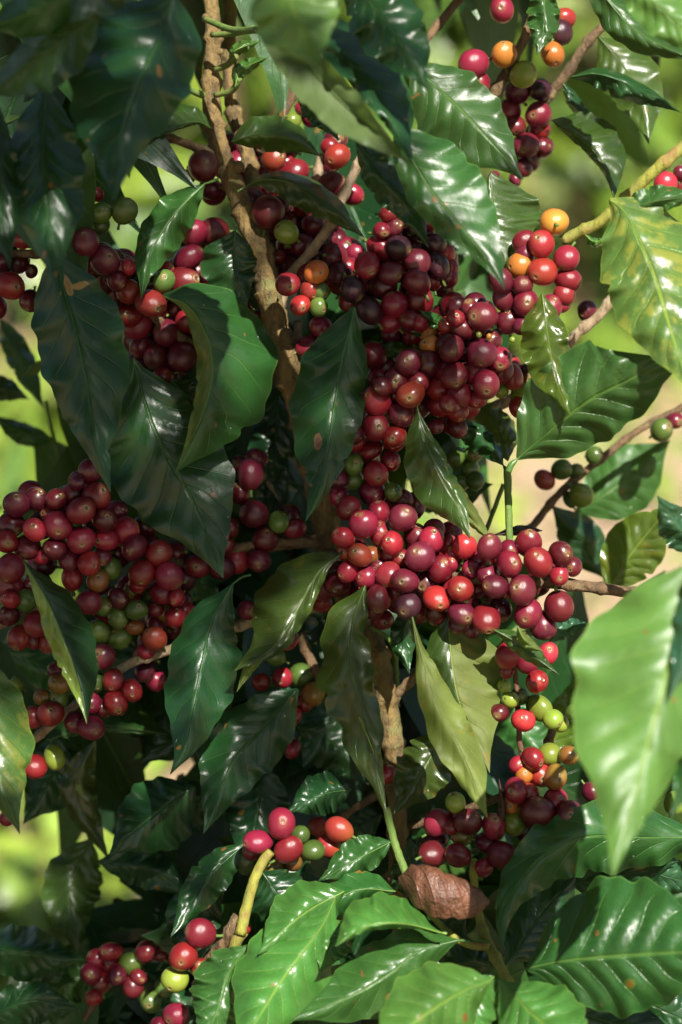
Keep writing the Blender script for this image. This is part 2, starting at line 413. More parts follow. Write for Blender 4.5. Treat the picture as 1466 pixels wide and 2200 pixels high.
BRANCHES = []
def branch(sh, pts, r, mat, name='branch', ext=None, node=0.0, knob=0.16, seg=14, tips=None):
    """pts (x, y, z) photo pixels + mm; r px (single or (start, end)); ext: further world points after the last"""
    rng = random.Random(len(BRANCHES) + 91)
    r0, r1 = r if isinstance(r, tuple) else (r, r)
    n = max(10, int(sum(math.hypot(b[0] - a[0], b[1] - a[1]) for a, b in zip(pts, pts[1:])) / 9))
    cv = catmull([(p[0], p[1], p[2] if len(p) > 2 else 0) for p in pts], n)
    wp, rad = [], []
    for i, (x, y, z) in enumerate(cv):
        t = i / n
        wp.append(P(x + rng.uniform(-.6, .6), y, z))
        rr = r0 + (r1 - r0) * t
        if node: rr *= 1 + 0.34 * math.exp(-((((i * 9.0) % node) - node / 2) / 7.0) ** 2)
        rad.append(rr * PX * (1 + rng.uniform(-.05, .05)))
    BRANCHES.append(list(wp))
    if ext:
        for e in ext:
            a = wp[-1]; m = max(2, int((e - a).length / 0.05))
            for k in range(1, m + 1): wp.append(a.lerp(e, k / m)); rad.append(rad[-1])
    verts, faces = [], []
    tube(verts, faces, wp, rad, seg, knob, rng)
    # bud scars and stubs
    if tips:
        for (t, ang, ln) in tips:
            i = int(t * n); c = wp[i]; d = (RT * math.cos(ang) + UP * math.sin(ang) - VD * 0.5).normalized()
            tube(verts, faces, [c, c + d * (rad[i] + ln * PX * 0.6), c + d * (rad[i] + ln * PX)], [rad[i] * 0.6, rad[i] * 0.45, rad[i] * 0.2], 7, 0.2, rng)
    return link(name, verts, faces, [BM[mat]], sh, origin=wp[0])

def small_leaf(vs, fs, uvs, base, d, nrm, L, wd, droop=0.25, n=6):
    d = d.normalized(); side = d.cross(nrm).normalized(); nrm = side.cross(d)
    b0 = len(vs)
    for i in range(n + 1):
        t = i / n; f = fprof(t, 0.45)
        c = base + d * L * t - Vector((0, 0, 1)) * droop * L * t * t
        for s in (-1, -0.5, 0, 0.5, 1):
            vs.append(c + side * s * wd * f + nrm * (abs(s) * 0.28 * wd * f + 0.05 * wd * math.sin(9 * t + 2 * s)))
            uvs.append(((s + 1) / 2, t))
    for i in range(n):
        for k in range(4):
            a = b0 + i * 5 + k
            fs.append((a, a + 1, a + 6, a + 5))

# ------------------------------------------------------------------ things
GB = 0.0
main = thing('coffee_shrub', 'tall coffee shrub in the middle, packed with dark red cherries round a tan trunk', 'shrub', Vector((0.05, 0.16, GB)))
right = thing('coffee_shrub', 'coffee shrub reaching in from the right with yellow mottled and large pale green blurred leaves', 'shrub', Vector((0.42, -0.05, GB)))
low = thing('coffee_shrub', 'low coffee shrub along the bottom with broad sunlit leaves on a jointed green shoot', 'shrub', Vector((0.14, -0.12, GB)))

# ---- main shrub: stem and branches
branch(main, [(445, -60, -35), (458, 60, -32), (455, 220, -30), (475, 330, -28), (508, 410, -26), (538, 490, -25), (562, 545, -25), (588, 680, -25), (618, 790, -26), (655, 900, -32), (690, 1050, -40)], (15, 36), 't', name='stem', node=95, tips=[(.10, 2.6, 10), (.16, .4, 10), (.3, 2.2, 10), (.38, .3, 12), (.5, .2, 10), (.6, 2.8, 10)])
branch(main, [(680, 1010, -38), (690, 1050, -40), (712, 1200, -45),
       (765, 1320, -42), (806, 1400, -36), (828, 1500, -34), (845, 1600, -34), (852, 1700, -36), (855, 1900, -45)], (33, 19), 't', name='stem', node=95, ext=[Vector((0.05, 0.10, 0.5)), main.location + Vector((0, 0, -0.05))],
       tips=[(.10, 2.6, 10), (.11, .4, 10), (.2, 2.2, 10), (.24, .3, 12), (.30, .2, 10), (.36, 2.8, 10)])
branch(main, [(500, -60, -55), (492, 90, -52), (500, 230, -50), (532, 330, -46), (548, 430, -40), (566, 530, -34)], (15, 18), 't', name='stem', node=120)
branch(main, [(640, 690, -40), (640, 760, -36), (655, 830, -36)], (9, 12), 'p', name='stem')
for pts, r, m in [
    ([(335, 286, -15), (410, 312, -20), (490, 350, -28)], (8, 12), 'n'),
    ([(660, 170, -50), (620, 225, -52), (560, 330, -50)], (9, 11), 'n'),
    ([(1010, -30, -60), (960, 30, -60), (912, 90, -55)], 10, 'n'),
    ([(785, 320, -30), (738, 420, -26), (712, 478, -16), (672, 535, -18), (628, 590, -24), (600, 660, -25)], (10, 12), 'p'),
    ([(690, 330, -60), (682, 380, -60), (676, 450, -60)], 9, 'p'),
    ([(1345, 20, -60), (1272, 80, -60), (1220, 155, -62), (1165, 230, -70), (1120, 330, -80)], (10, 12), 'n'),
    ([(1145, 30, -35), (1128, 80, -36), (1085, 160, -40), (1045, 230, -46), (960, 330, -50)], (9, 15), 'n'),
    ([(1328, 622, -40), (1285, 680, -42), (1232, 725, -45), (1150, 830, -50), (1000, 900, -50)], (10, 13), 'p'),
    ([(470, 1190, -20), (560, 1168, -25), (640, 1165, -32), (705, 1170, -42)], (10, 12), 'n'),
    ([(700, 1190, -40), (800, 1210, -18), (900, 1225, 0), (1060, 1248, 12), (1160, 1250, 14), (1240, 1258, 14), (1320, 1268, 10), (1460, 1290, -20)], (14, 12), 'n'),
    ([(700, 1110, -42), (760, 1000, -28), (830, 880, -14), (920, 790, -4), (1040, 730, 4), (1110, 690, 4)], (14, 9), 'n'),
    ([(-30, 545, -6), (60, 545, -6), (180, 560, -10), (290, 640, -12), (380, 720, -18), (520, 790, -24), (610, 800, -26)], (9, 13), 'n'),
    ([(-30, 1120, -2), (100, 1130, -6), (240, 1160, -12), (400, 1210, -18), (560, 1180, -30), (700, 1150, -42)], (9, 12), 'n'),
    ([(-20, 1352, -4), (25, 1332, -4), (60, 1310, -6), (160, 1270, -10)], (9, 10), 'p'),
    ([(60, 1600, -20), (105, 1562, -22), (180, 1500, -24), (268, 1432, -20), (330, 1408, -20), (400, 1385, -24), (560, 1330, -36), (700, 1300, -45)], (9, 12), 'p'),
    ([(644, 1360, -50), (664, 1410, -50), (690, 1460, -48)], (11, 10), 'n'),
    ([(905, 1440, -30), (870, 1475, -32), (838, 1505, -34)], 10, 'n'),
    ([(848, 1400, -45), (850, 1450, -45), (852, 1520, -45)], 8, 'g'),
    ([(566, 1020, -60), (590, 1060, -60), (608, 1090, -60)], 5, 'p'),
    ([(795, 1345, -30), (838, 1376, -32), (850, 1420, -40)], 5, 'g'),
    ([(1090, 1006, 0), (1092, 1070, 2), (1096, 1200, 4)], (8, 7), 'g'),
    ([(1082, 1040, -30), (1060, 1100, -30), (1040, 1150, -30)], 5, 'g'),
    ([(1500, 860, -95), (1380, 920, -92), (1293, 985, -90), (1205, 1057, -90), (1143, 1132, -88), (1060, 1220, -80)], (8, 10), 'n'),
    ([(1106, 1430, 6), (1113, 1520, 4), (1121, 1620, 2), (1150, 1700, -2)], (6, 6), 'r'),
    ([(1190, 1560, -10), (1160, 1640, -12), (1120, 1690, -12), (1000, 1740, -30), (860, 1780, -45)], 9, 'n'),
    ([(830, 1735, 10), (848, 1810, 10), (874, 1880, 14), (905, 1940, 20)], (8, 9), 'g'),
    ([(1182, 1780, 4), (1155, 1803, 8), (1146, 1845, 10), (1100, 1950, 10)], 7, 'g'),
    ([(582, 1828, 20), (566, 1850, 20), (546, 1892, 22), (530, 1950, 24), (516, 2008, 26)], (10, 12), 'y'),
    ([(524, 2000, 24), (508, 2022, 24), (498, 2060, 20), (470, 2150, 10)], (13, 11), 'y'),
    ([(512, 1968, 20), (488, 2015, 20), (455, 2060, 12), (430, 2120, 0)], (12, 16), 'n'),
    ([(180, 2190, -60), (240, 2110, -60), (330, 2050, -60), (420, 2010, -50)], 8, 'n'),
    ([(98, 860, -150), (118, 950, -150), (152, 1035, -150), (170, 1100, -150)], 5, 'g'),
    ([(0, 905, -150), (60, 925, -150), (115, 945, -150)], 4, 'g'),
    ([(580, 2020, -60), (690, 1800, -55), (820, 1700, -45)], 8, 'n'),
]:
    branch(main, pts, r, m, node=70 if m in 'np' else 0)
# bent leaf stalks at the trunk's nodes
for pts in [[(392, 160, -15), (405, 190, -18), (440, 206, -28)], [(462, 205, -22), (500, 194, -14), (514, 165, -8)], [(462, 150, -24), (488, 140, -18), (506, 120, -10)],
            [(438, 40, 0), (500, 64, 30), (560, 64, 60)], [(455, 75, -10), (500, 72, 0), (545, 62, 20)]]:
    branch(main, pts, (6, 8), 'g', name='leaf_stalk', knob=0.02)
# right shrub
branch(right, [(1208, 518, 22), (1245, 498, 24), (1290, 476, 28), (1350, 420, 34), (1420, 355, 40), (1500, 290, 40)], (12, 13), 'y', node=110, ext=[Vector((0.40, -0.03, 1.1))])
branch(right, [(1520, 1150, 120), (1500, 1230, 150), (1475, 1240, 190)], (9, 7), 'g', ext=None)
branch(right, [(1560, -60, 60), (1570, 700, 70), (1570, 1500, 60), (1560, 2300, 50)], (14, 20), 't', name='stem', ext=[right.location + Vector((0, 0, -0.05))])
# low shrub
branch(low, [(1016, 1845, 20), (1020, 1905, 24), (1031, 1973, 34), (1041, 2007, 44), (1058, 2045, 56), (1088, 2105, 80), (1110, 2180, 80), (1120, 2320, 60)], (8, 13), 'y', node=62, knob=0.03,
       name='stem', ext=[Vector((0.14, -0.08, 0.4)), low.location + Vector((0, 0, -0.05))])
branch(low, [(905, 1942, 36), (940, 1980, 42), (975, 2012, 50), (1010, 2030, 52), (1052, 2035, 56)], (6, 8), 'y')
branch(low, [(1010, 2005, 48), (1022, 2020, 50), (1050, 2030, 54)], (10, 7), 'g')

# ---- main shrub leaves
A = lambda *a, **k: leaf(main, *a, **k)
A([(375, -10), (345, 80), (307, 160), (266, 280), (244, 433)], (120, 170), 165, 105, 'D', e=(-18, -20), pk=0.36, wave=3, label='large dark blurred leaf hanging at the upper left')
A([(100, 175), (92, 330), (105, 470), (117, 614)], (90, 130), 80, 88, 'D', e=(-15, -12), pk=0.45)
A([(-15, 190), (-5, 390), (22, 578)], (90, 120), 60, 50, 'D', pk=0.5)
A([(215, 30), (80, 130), (-50, 215)], (150, 130), 50, 75, 'o', e=(-15, 10))
A([(200, -70), (90, 20), (-50, 60)], (160, 130), 60, 60, 'M', e=(-10, -10))
A([(270, -120), (205, -20), (150, 48)], (190, 210), 60, 75, 'D', pk=0.45)
A([(456, 277), (425, 262), (380, 268), (305, 303)], (-20, 10), 46, 12, 'o', e=(-12, -2), pk=0.5)
A([(440, 395), (372, 465), (322, 550), (303, 642)], (5, 28), 46, 48, 'M', e=(-10, -12), wave=3.5, q=1.5, pet=[(470, 385)])
A([(126, 548), (132, 600), (157, 689), (184, 808), (198, 900), (215, 980), (238, 1058)], (30, 45), 90, 102, 'D1', label='dark glossy leaf with a brown scar near its base', e=(-14, -16), pk=0.36, q=1.4, wave=2.5)
A([(350, 636), (400, 655), (436, 705), (455, 780), (442, 870), (405, 960), (376, 1016)], (20, 30), 32, 138, 'M', e=(-2, -30), colA='l', pk=0.45, q=1.5, wave=3)
A([(285, 770), (335, 930), (420, 1090), (480, 1242)], (-2, 5), 130, 120, 'D', e=(-8, -8), pk=0.45)
A([(505, 495), (505, 580), (532, 662)], (4, 6), 72, 48, 'D')
A([(762, 660), (740, 757), (722, 859), (708, 950), (688, 1050), (657, 1120)], (20, 30), 95, 62, 'D2', label='dark hanging leaf with a brown dead patch', e=(-16, -8), pk=0.42, wave=2.8)
A([(521, 405), (565, 385), (630, 395), (710, 440), (785, 512)], (-10, 15), 44, 26, 'o', e=(-6, -22), pk=0.5, pet=[(510, 412)])
A([(497, 305), (555, 288), (630, 300), (690, 337)], (5, 10), 38, 42, 'o', e=(-16, -14), wave=3)
A([(505, 187), (520, 150), (578, 122)], (-8, 0), 16, 18, 'b'); A([(492, 122), (512, 105), (560, 88)], (-10, -8), 14, 14, 'b')
A([(545, 58), (640, 125), (740, 225), (820, 300), (884, 354)], (90, 140), 62, 40, 'o', e=(14, 12), under=True, pk=0.45, wave=4)
A([(590, 30), (720, 110), (820, 220), (886, 352)], (80, 125), 30, 80, 'D', e=(0, -25), wave=5, pk=0.5)
A([(600, -90), (640, 40), (686, 150)], (200, 230), 95, 95, 'B', e=(-20, -8), pk=0.45, label='bright green blurred leaf tip at the top centre')
A([(735, -60), (840, 60), (921, 196)], (110, 140), 75, 75, 'D', e=(-8, -8), pk=0.45, wave=4)
A([(880, 140), (970, 215), (1060, 310), (1125, 386)], (50, 70), 100, 75, 'M', e=(-6, -7), pk=0.42, q=1.2)
A([(845, 270), (920, 400), (985, 480), (1045, 555), (1086, 624)], (80, 100), 52, 108, 'M', e=(-4, -9), pk=0.4, wave=3, q=1.2)
A([(765, 300), (830, 390), (880, 450), (921, 533)], (55, 75), 42, 48, 'D', e=(-8, -8), wave=4)
A([(640, 190), (700, 255), (730, 305)], (40, 50), 32, 25, 'D')
A([(1055, 370), (1060, 470), (1078, 578)], (10, 20), 34, 108, 'o', e=(-4, -14), pk=0.45)
A([(1166, -50), (1170, 50), (1155, 119)], (-5, 5), 38, 33, 'M', wave=3, nw=5, pk=0.5)
A([(1285, 78), (1345, 150), (1380, 220), (1394, 310)], (-60, -40), 62, 60, 'O', e=(-8, -10))
A([(1226, 165), (1290, 160), (1380, 195), (1466, 243)], (-30, -10), 36, 16, 'D', e=(-8, -12), wave=3)
A([(1186, 258), (1256, 305), (1302, 361), (1320, 430)], (-40, -25), 16, 66, 'O', e=(-6, -14), wave=3)
A([(1210, 165), (1290, 215), (1350, 300), (1395, 370)], (-280, -260), 60, 50, 'B')
A([(1210, 178), (1240, 230), (1285, 270)], (-55, -50), 14, 16, 'D')
A([(1112, 986), (1157, 948), (1263, 863), (1341, 822), (1426, 774), (1500, 735)], (38, 96), 92, 132, 'M', e=(-9, -9), pk=0.42, q=3.0, wave=3, pet=[(1092, 1014), (1098, 1000)], pr=7,
  cut=(-1, lambda t: 0.88 if t < 0.55 else max(0.12, 0.92 - (t - 0.5) * 2.7)), label='large glossy leaf with deep veins and a bitten edge at the right')
A([(1165, 630), (1180, 740), (1200, 830), (1227, 895)], (40, 66), 62, 44, 'y', e=(-10, -8), wave=4, q=1.6)
A([(897, 875), (915, 950), (950, 1030), (990, 1100), (1012, 1160)], (18, 40), 66, 30, 'O', e=(-12, -4), pk=0.48, pet=[(893, 855)])
A([(956, 1000), (1000, 1090), (1062, 1170)], (26, 14), 18, 18, 'l', e=(-4, -8), pk=0.5)
A([(1082, 1000), (1052, 955), (1000, 920), (940, 918)], (-4, -15), 22, 34, 'D', wave=3, pet=[(1092, 1016)], pr=5)
A([(1092, 990), (1070, 920), (1010, 850)], (-25, -40), 36, 44, 'O')
A([(1235, 1105), (1330, 1040), (1440, 945)], (-130, -125), 76, 74, 'M', wave=1, q=0.8, scal=0.02, e=(-8, -8), pk=0.46)
A([(1295, 1240), (1240, 1150), (1185, 1085)], (-110, -100), 50, 46, 'D', wave=1, q=0.8, scal=0.02, pk=0.46)
A([(1300, 1275), (1365, 1178), (1446, 1082)], (-70, -58), 64, 66, 'y', e=(-6, -8), q=1.6, wave=1.2, scal=0.02, pk=0.46)
A([(640, 1480), (560, 1570), (500, 1640), (437, 1792)], (-25, -5), 80, 75, 'D', pk=0.42)
A([(500, 1255), (455, 1335), (440, 1400), (416, 1514), (396, 1606), (366, 1664)], (5, 25), 72, 80, 'D', e=(-14, -14), q=1.7, pk=0.45, pet=[(540, 1235), (520, 1240)])
A([(735, 1190), (690, 1225), (645, 1300), (590, 1390), (503, 1442)], (10, 25), 92, 26, 'O', e=(-24, 4), pk=0.45, wave=4)
A([(590, 1395), (545, 1425), (508, 1488)], (12, 18), 14, 12, 'l')
A([(785, 1258), (761, 1326), (754, 1391), (756, 1445), (775, 1520), (798, 1620), (832, 1756)], (14, 30), 72, 44, 'O', e=(-12, -6), wave=6, nw=3.2, scal=0.12, pk=0.38)
A([(772, 1540), (800, 1610), (828, 1690)], (26, 24), 4, 17, 'l', e=(0, -8))
A([(886, 1326), (910, 1420), (948, 1530), (995, 1625), (1048, 1758)], (46, 66), 46, 46, 'l', e=(-5, -9), wave=4, nw=3, pk=0.58, scal=0.07, label='narrow pale yellow green leaf underside hanging in the sun')
A([(963, 1298), (968, 1400), (984, 1500), (1022, 1590), (1052, 1660)], (12, 22), 58, 108, 'l', e=(-8, -12), colA='o', pk=0.42, label='wide yellow green leaf with shade painted as dark olive on one half')  # shaded half of the blade painted with the dark olive material
A([(885, 1300), (868, 1370), (880, 1448)], (2, 8), 30, 26, 'D')
A([(960, 1570), (905, 1660), (845, 1750)], (-15, -5), 60, 60, 'O')
A([(1060, 1352), (1110, 1380), (1150, 1412), (1203, 1451)], (40, 48), 20, 22, 'o'); A([(1112, 1345), (1130, 1378), (1170, 1402)], (50, 52), 13, 13, 'l')
A([(-70, 1360), (-15, 1550), (2, 1680), (43, 1792)], (50, 70), 60, 80, 'Y', e=(-10, -14), q=1.8, pk=0.5, label='yellow spotted leaf cut by the left edge')
A([(50, 1204), (105, 1295), (145, 1390), (172, 1475), (187, 1555)], (30, 45), 36, 62, 'D', e=(-2, -20), colA='P', pk=0.5, label='dark leaf folded to show its lime underside, coloured bright as if sunlit, along the left')  # underside strip takes the pale leaf colour to look sunlit
A([(100, 1590), (220, 1560), (370, 1580)], (-70, -60), 14, 80, 'M', e=(0, -50)); A([(420, 1690), (320, 1760), (235, 1835)], (-40, -30), 75, 85, 'D', e=(-14, -10))
A([(195, 1800), (150, 1920), (165, 2050)], (-110, -90), 62, 66, 'o'); A([(210, 1850), (310, 1862), (420, 1925)], (-80, -60), 46, 42, 'D')
A([(-50, 2030), (70, 2050), (185, 2062)], (-60, -50), 60, 60, 'D', e=(-8, -30)); A([(-40, 2190), (70, 2150), (172, 2168)], (-50, -40), 60, 45, 'D')
A([(130, 1570), (110, 1670), (50, 1770)], (-90, -80), 60, 70, 'D'); A([(205, 1590), (165, 1700), (235, 1850)], (-70, -80), 34, 40, 'O')
A([(0, 685), (45, 770), (95, 880)], (-160, -140), 30, 28, 'S'); A([(104, 773), (80, 790), (46, 810)], (-130, -130), 12, 12, 'l'); A([(-50, 820), (10, 835), (65, 858)], (-150, -150), 28, 26, 'D')
A([(115, 945), (50, 930), (-20, 890)], (-150, -140), 22, 26, 'M')
A([(570, 1640), (555, 1740), (530, 1870)], (-40, -20), 70, 68, 'D'); A([(755, 1696), (691, 1708), (618, 1745)], (0, 15), 48, 44, 'D', q=2.6, wave=3, e=(-10, -10))
A([(965, 705), (935, 692), (902, 666)], (0, 8), 18, 20, 'M'); A([(790, 742), (860, 748), (935, 748)], (-20, -20), 36, 20, 'o'); A([(365, 815), (400, 850), (425, 905)], (-14, -10), 28, 30, 'o')
A([(562, 1872), (598, 1925), (640, 1995)], (20, 30), 60, 62, 'D', e=(-8, -10), pet=[(552, 1868)]); A([(530, 1810), (445, 1890), (366, 2015)], (0, 20), 40, 44, 'D')
A([(842, 1808), (770, 1845), (684, 1893)], (10, 30), 45, 36, 'M'); A([(905, 1935), (890, 1880), (880, 1800)], (-30, -30), 50, 50, 'D')
# leaves deeper inside the shrub
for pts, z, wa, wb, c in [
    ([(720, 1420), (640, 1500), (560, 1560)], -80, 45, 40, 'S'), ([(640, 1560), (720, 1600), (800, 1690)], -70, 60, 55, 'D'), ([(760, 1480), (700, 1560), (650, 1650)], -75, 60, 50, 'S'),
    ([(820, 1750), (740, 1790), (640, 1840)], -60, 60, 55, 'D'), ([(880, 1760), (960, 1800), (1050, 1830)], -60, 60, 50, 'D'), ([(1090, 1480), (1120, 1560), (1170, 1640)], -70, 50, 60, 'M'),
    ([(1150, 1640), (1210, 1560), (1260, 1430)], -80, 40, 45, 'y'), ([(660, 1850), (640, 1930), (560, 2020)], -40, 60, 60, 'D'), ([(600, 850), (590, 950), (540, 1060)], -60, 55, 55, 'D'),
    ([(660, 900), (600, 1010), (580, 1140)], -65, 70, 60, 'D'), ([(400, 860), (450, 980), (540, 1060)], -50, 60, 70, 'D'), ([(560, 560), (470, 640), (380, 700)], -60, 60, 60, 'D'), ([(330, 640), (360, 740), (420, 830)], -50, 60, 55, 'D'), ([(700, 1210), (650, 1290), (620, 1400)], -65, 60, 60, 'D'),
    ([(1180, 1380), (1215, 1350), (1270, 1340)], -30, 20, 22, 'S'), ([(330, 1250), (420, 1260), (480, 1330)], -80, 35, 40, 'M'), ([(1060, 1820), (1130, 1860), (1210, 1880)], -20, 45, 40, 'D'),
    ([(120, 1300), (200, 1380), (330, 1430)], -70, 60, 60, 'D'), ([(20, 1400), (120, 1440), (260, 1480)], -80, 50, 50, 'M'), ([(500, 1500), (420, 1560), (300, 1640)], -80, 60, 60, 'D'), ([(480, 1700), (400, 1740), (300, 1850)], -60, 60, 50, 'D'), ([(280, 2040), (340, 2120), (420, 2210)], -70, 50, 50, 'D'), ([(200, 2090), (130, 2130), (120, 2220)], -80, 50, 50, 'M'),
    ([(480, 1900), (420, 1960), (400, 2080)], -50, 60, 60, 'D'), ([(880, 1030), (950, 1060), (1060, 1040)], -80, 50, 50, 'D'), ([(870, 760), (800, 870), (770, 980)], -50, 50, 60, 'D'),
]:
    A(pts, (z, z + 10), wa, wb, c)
A([(1165, 1140), (1120, 1140), (1056, 1150)], (-20, -18), 12, 10, 'x', wave=3, label='withered dark brown leaf behind the cherries')
A([(1066, 1800), (1080, 1740), (1072, 1670)], (30, 30), 9, 10, 'x')

# mass of foliage deep in the shrub and above the frame
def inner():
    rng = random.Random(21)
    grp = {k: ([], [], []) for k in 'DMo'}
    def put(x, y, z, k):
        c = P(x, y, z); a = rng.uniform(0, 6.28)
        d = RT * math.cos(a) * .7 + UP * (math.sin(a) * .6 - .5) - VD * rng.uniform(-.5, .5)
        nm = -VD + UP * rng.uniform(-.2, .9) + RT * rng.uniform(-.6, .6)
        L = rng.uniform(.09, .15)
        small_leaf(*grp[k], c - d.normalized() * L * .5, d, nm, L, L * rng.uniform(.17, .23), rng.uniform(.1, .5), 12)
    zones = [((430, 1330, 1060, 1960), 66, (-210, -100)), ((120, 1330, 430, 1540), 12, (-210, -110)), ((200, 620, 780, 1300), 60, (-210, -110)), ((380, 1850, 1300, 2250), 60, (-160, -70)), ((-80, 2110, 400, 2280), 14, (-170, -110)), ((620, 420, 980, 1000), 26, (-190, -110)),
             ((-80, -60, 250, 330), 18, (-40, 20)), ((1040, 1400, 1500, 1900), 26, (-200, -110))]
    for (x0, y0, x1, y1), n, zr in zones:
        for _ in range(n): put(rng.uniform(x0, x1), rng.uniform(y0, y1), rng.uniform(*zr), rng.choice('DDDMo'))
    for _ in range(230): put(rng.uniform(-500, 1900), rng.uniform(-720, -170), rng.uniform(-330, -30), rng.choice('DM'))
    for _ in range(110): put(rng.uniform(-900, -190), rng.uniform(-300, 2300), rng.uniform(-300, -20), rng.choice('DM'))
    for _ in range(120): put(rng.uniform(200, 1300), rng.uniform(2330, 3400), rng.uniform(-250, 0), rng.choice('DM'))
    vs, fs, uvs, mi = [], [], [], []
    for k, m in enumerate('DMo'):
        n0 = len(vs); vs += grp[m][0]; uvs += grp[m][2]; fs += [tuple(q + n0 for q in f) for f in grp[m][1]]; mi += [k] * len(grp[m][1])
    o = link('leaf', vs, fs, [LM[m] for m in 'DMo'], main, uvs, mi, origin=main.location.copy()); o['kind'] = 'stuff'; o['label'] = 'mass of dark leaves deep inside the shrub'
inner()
print('MAIN LEAVES', len(LEAVES))
# ---- right shrub leaves
B = lambda *a, **k: leaf(right, *a, **k)
B([(1310, 428), (1345, 460), (1378, 525), (1409, 600), (1433, 680), (1457, 757), (1490, 850)], (62, 112), 112, 118, 'Y', e=(-14, -20), wave=4, q=2.2, pk=0.42, pet=[(1318, 436)], pr=5, label='green leaf mottled yellow between its veins')
B([(1330, 455), (1420, 430), (1510, 425)], (60, 70), 26, 34, 'M'); B([(1258, 505), (1278, 520), (1310, 512)], (28, 30), 12, 9, 'b')
B([(1260, -60), (1360, 60), (1500, 135)], (40, 60), 45, 40, 'M', e=(-8, -12)); B([(1330, -70), (1430, 30), (1540, 130)], (110, 130), 55, 62, 'B', label='bright leaf crossing the top right corner')
B([(1500, 1190), (1450, 1120), (1412, 1065)], (70, 80), 40, 45, 'S')
B([(1478, 1215), (1462, 1340), (1425, 1480), (1378, 1660), (1317, 1884)], (190, 230), 200, 100, 'B', e=(-16, -12), wave=4, nw=3, pk=0.36, q=1.3, label='large pale green blurred leaf with a white glint')
B([(1520, 1170), (1488, 1340), (1440, 1500)], (200, 215), 40, 50, 'S', e=(-8, -8))
B([(1520, 1500), (1490, 1640), (1440, 1760)], (200, 210), 40, 40, 'M')
# ---- low shrub leaves
C = lambda *a, **k: leaf(low, *a, **k)
C([(1130, 2082), (1205, 2066), (1320, 2055), (1466, 2046), (1590, 2040)], (70, 120), 128, 172, 'M1', e=(-10, -30), pk=0.45, q=2.6, pet=[(1095, 2098)], pr=5, label='broad dark green leaf with one rust spot at the lower right')
C([(1520, 1800), (1370, 1800), (1250, 1800), (1150, 1855), (1085, 1955), (1079, 2046)], (20, 70), 72, 78, 'M', e=(-12, -14), wave=6, nw=5, q=2, pk=0.4, scal=0.07)
C([(1084, 2076), (1116, 2037), (1170, 1955), (1240, 1880)], (40, 10), 78, 78, 'D', pk=0.5, pr=5)
C([(1072, 2104), (1130, 2165), (1200, 2225), (1270, 2290)], (90, 140), 100, 90, 'b', e=(-10, -22), pk=0.5, q=2)
C([(1058, 2106), (985, 2135), (890, 2198), (800, 2280)], (100, 150), 96, 90, 'b', e=(-22, -14), pk=0.45, q=2)
C([(1062, 2098), (1040, 2120), (1010, 2180), (985, 2260)], (85, 110), 50, 55, 'b')
C([(720, 1930), (695, 1985), (650, 2048), (600, 2116), (510, 2260)], (40, 100), 105, 85, 'b', e=(-26, -16), pk=0.5, q=2.4, label='glossy fresh leaf with a white sheen along its midrib')
C([(850, 1915), (760, 1915), (640, 1985)], (25, 40), 45, 42, 'M', e=(-14, -8), q=2); C([(740, 1915), (650, 1965), (555, 2050)], (34, 60), 66, 60, 'b', e=(-14, -12), q=2)
C([(760, 1985), (715, 2030), (690, 2090)], (40, 60), 50, 40, 'b')
C([(948, 2004), (870, 1985), (790, 1990), (720, 2034)], (70, 95), 66, 13, 'b', e=(-26, -8), wave=4, nw=5, q=2, pk=0.55, pet=[(960, 2006)])
C([(985, 2020), (900, 2044), (840, 2090), (755, 2140), (625, 2194)], (58, 80), 78, 72, 'M', e=(-20, -10), q=2.2, pk=0.45, pet=[(1010, 2022)])
C([(535, 2030), (492, 2090), (470, 2165), (430, 2250)], (40, 75), 70, 58, 'M', e=(-12, -14), wave=4, nw=6, q=1.8, pk=0.45)
C([(1180, 2150), (1320, 2200), (1480, 2220)], (40, 40), 60, 60, 'D'); C([(1350, 1830), (1420, 1880), (1520, 1900)], (0, 20), 40, 50, 'S')
C([(1330, 2110), (1420, 2170), (1530, 2210)], (30, 40), 55, 70, 'D'); C([(1000, 1990), (960, 1950), (900, 1900)], (10, 10), 40, 45, 'D'); C([(1060, 2080), (990, 2070), (900, 2100)], (30, 30), 50, 50, 'D'); C([(1220, 1900), (1330, 1880), (1460, 1850)], (5, 15), 50, 40, 'D')

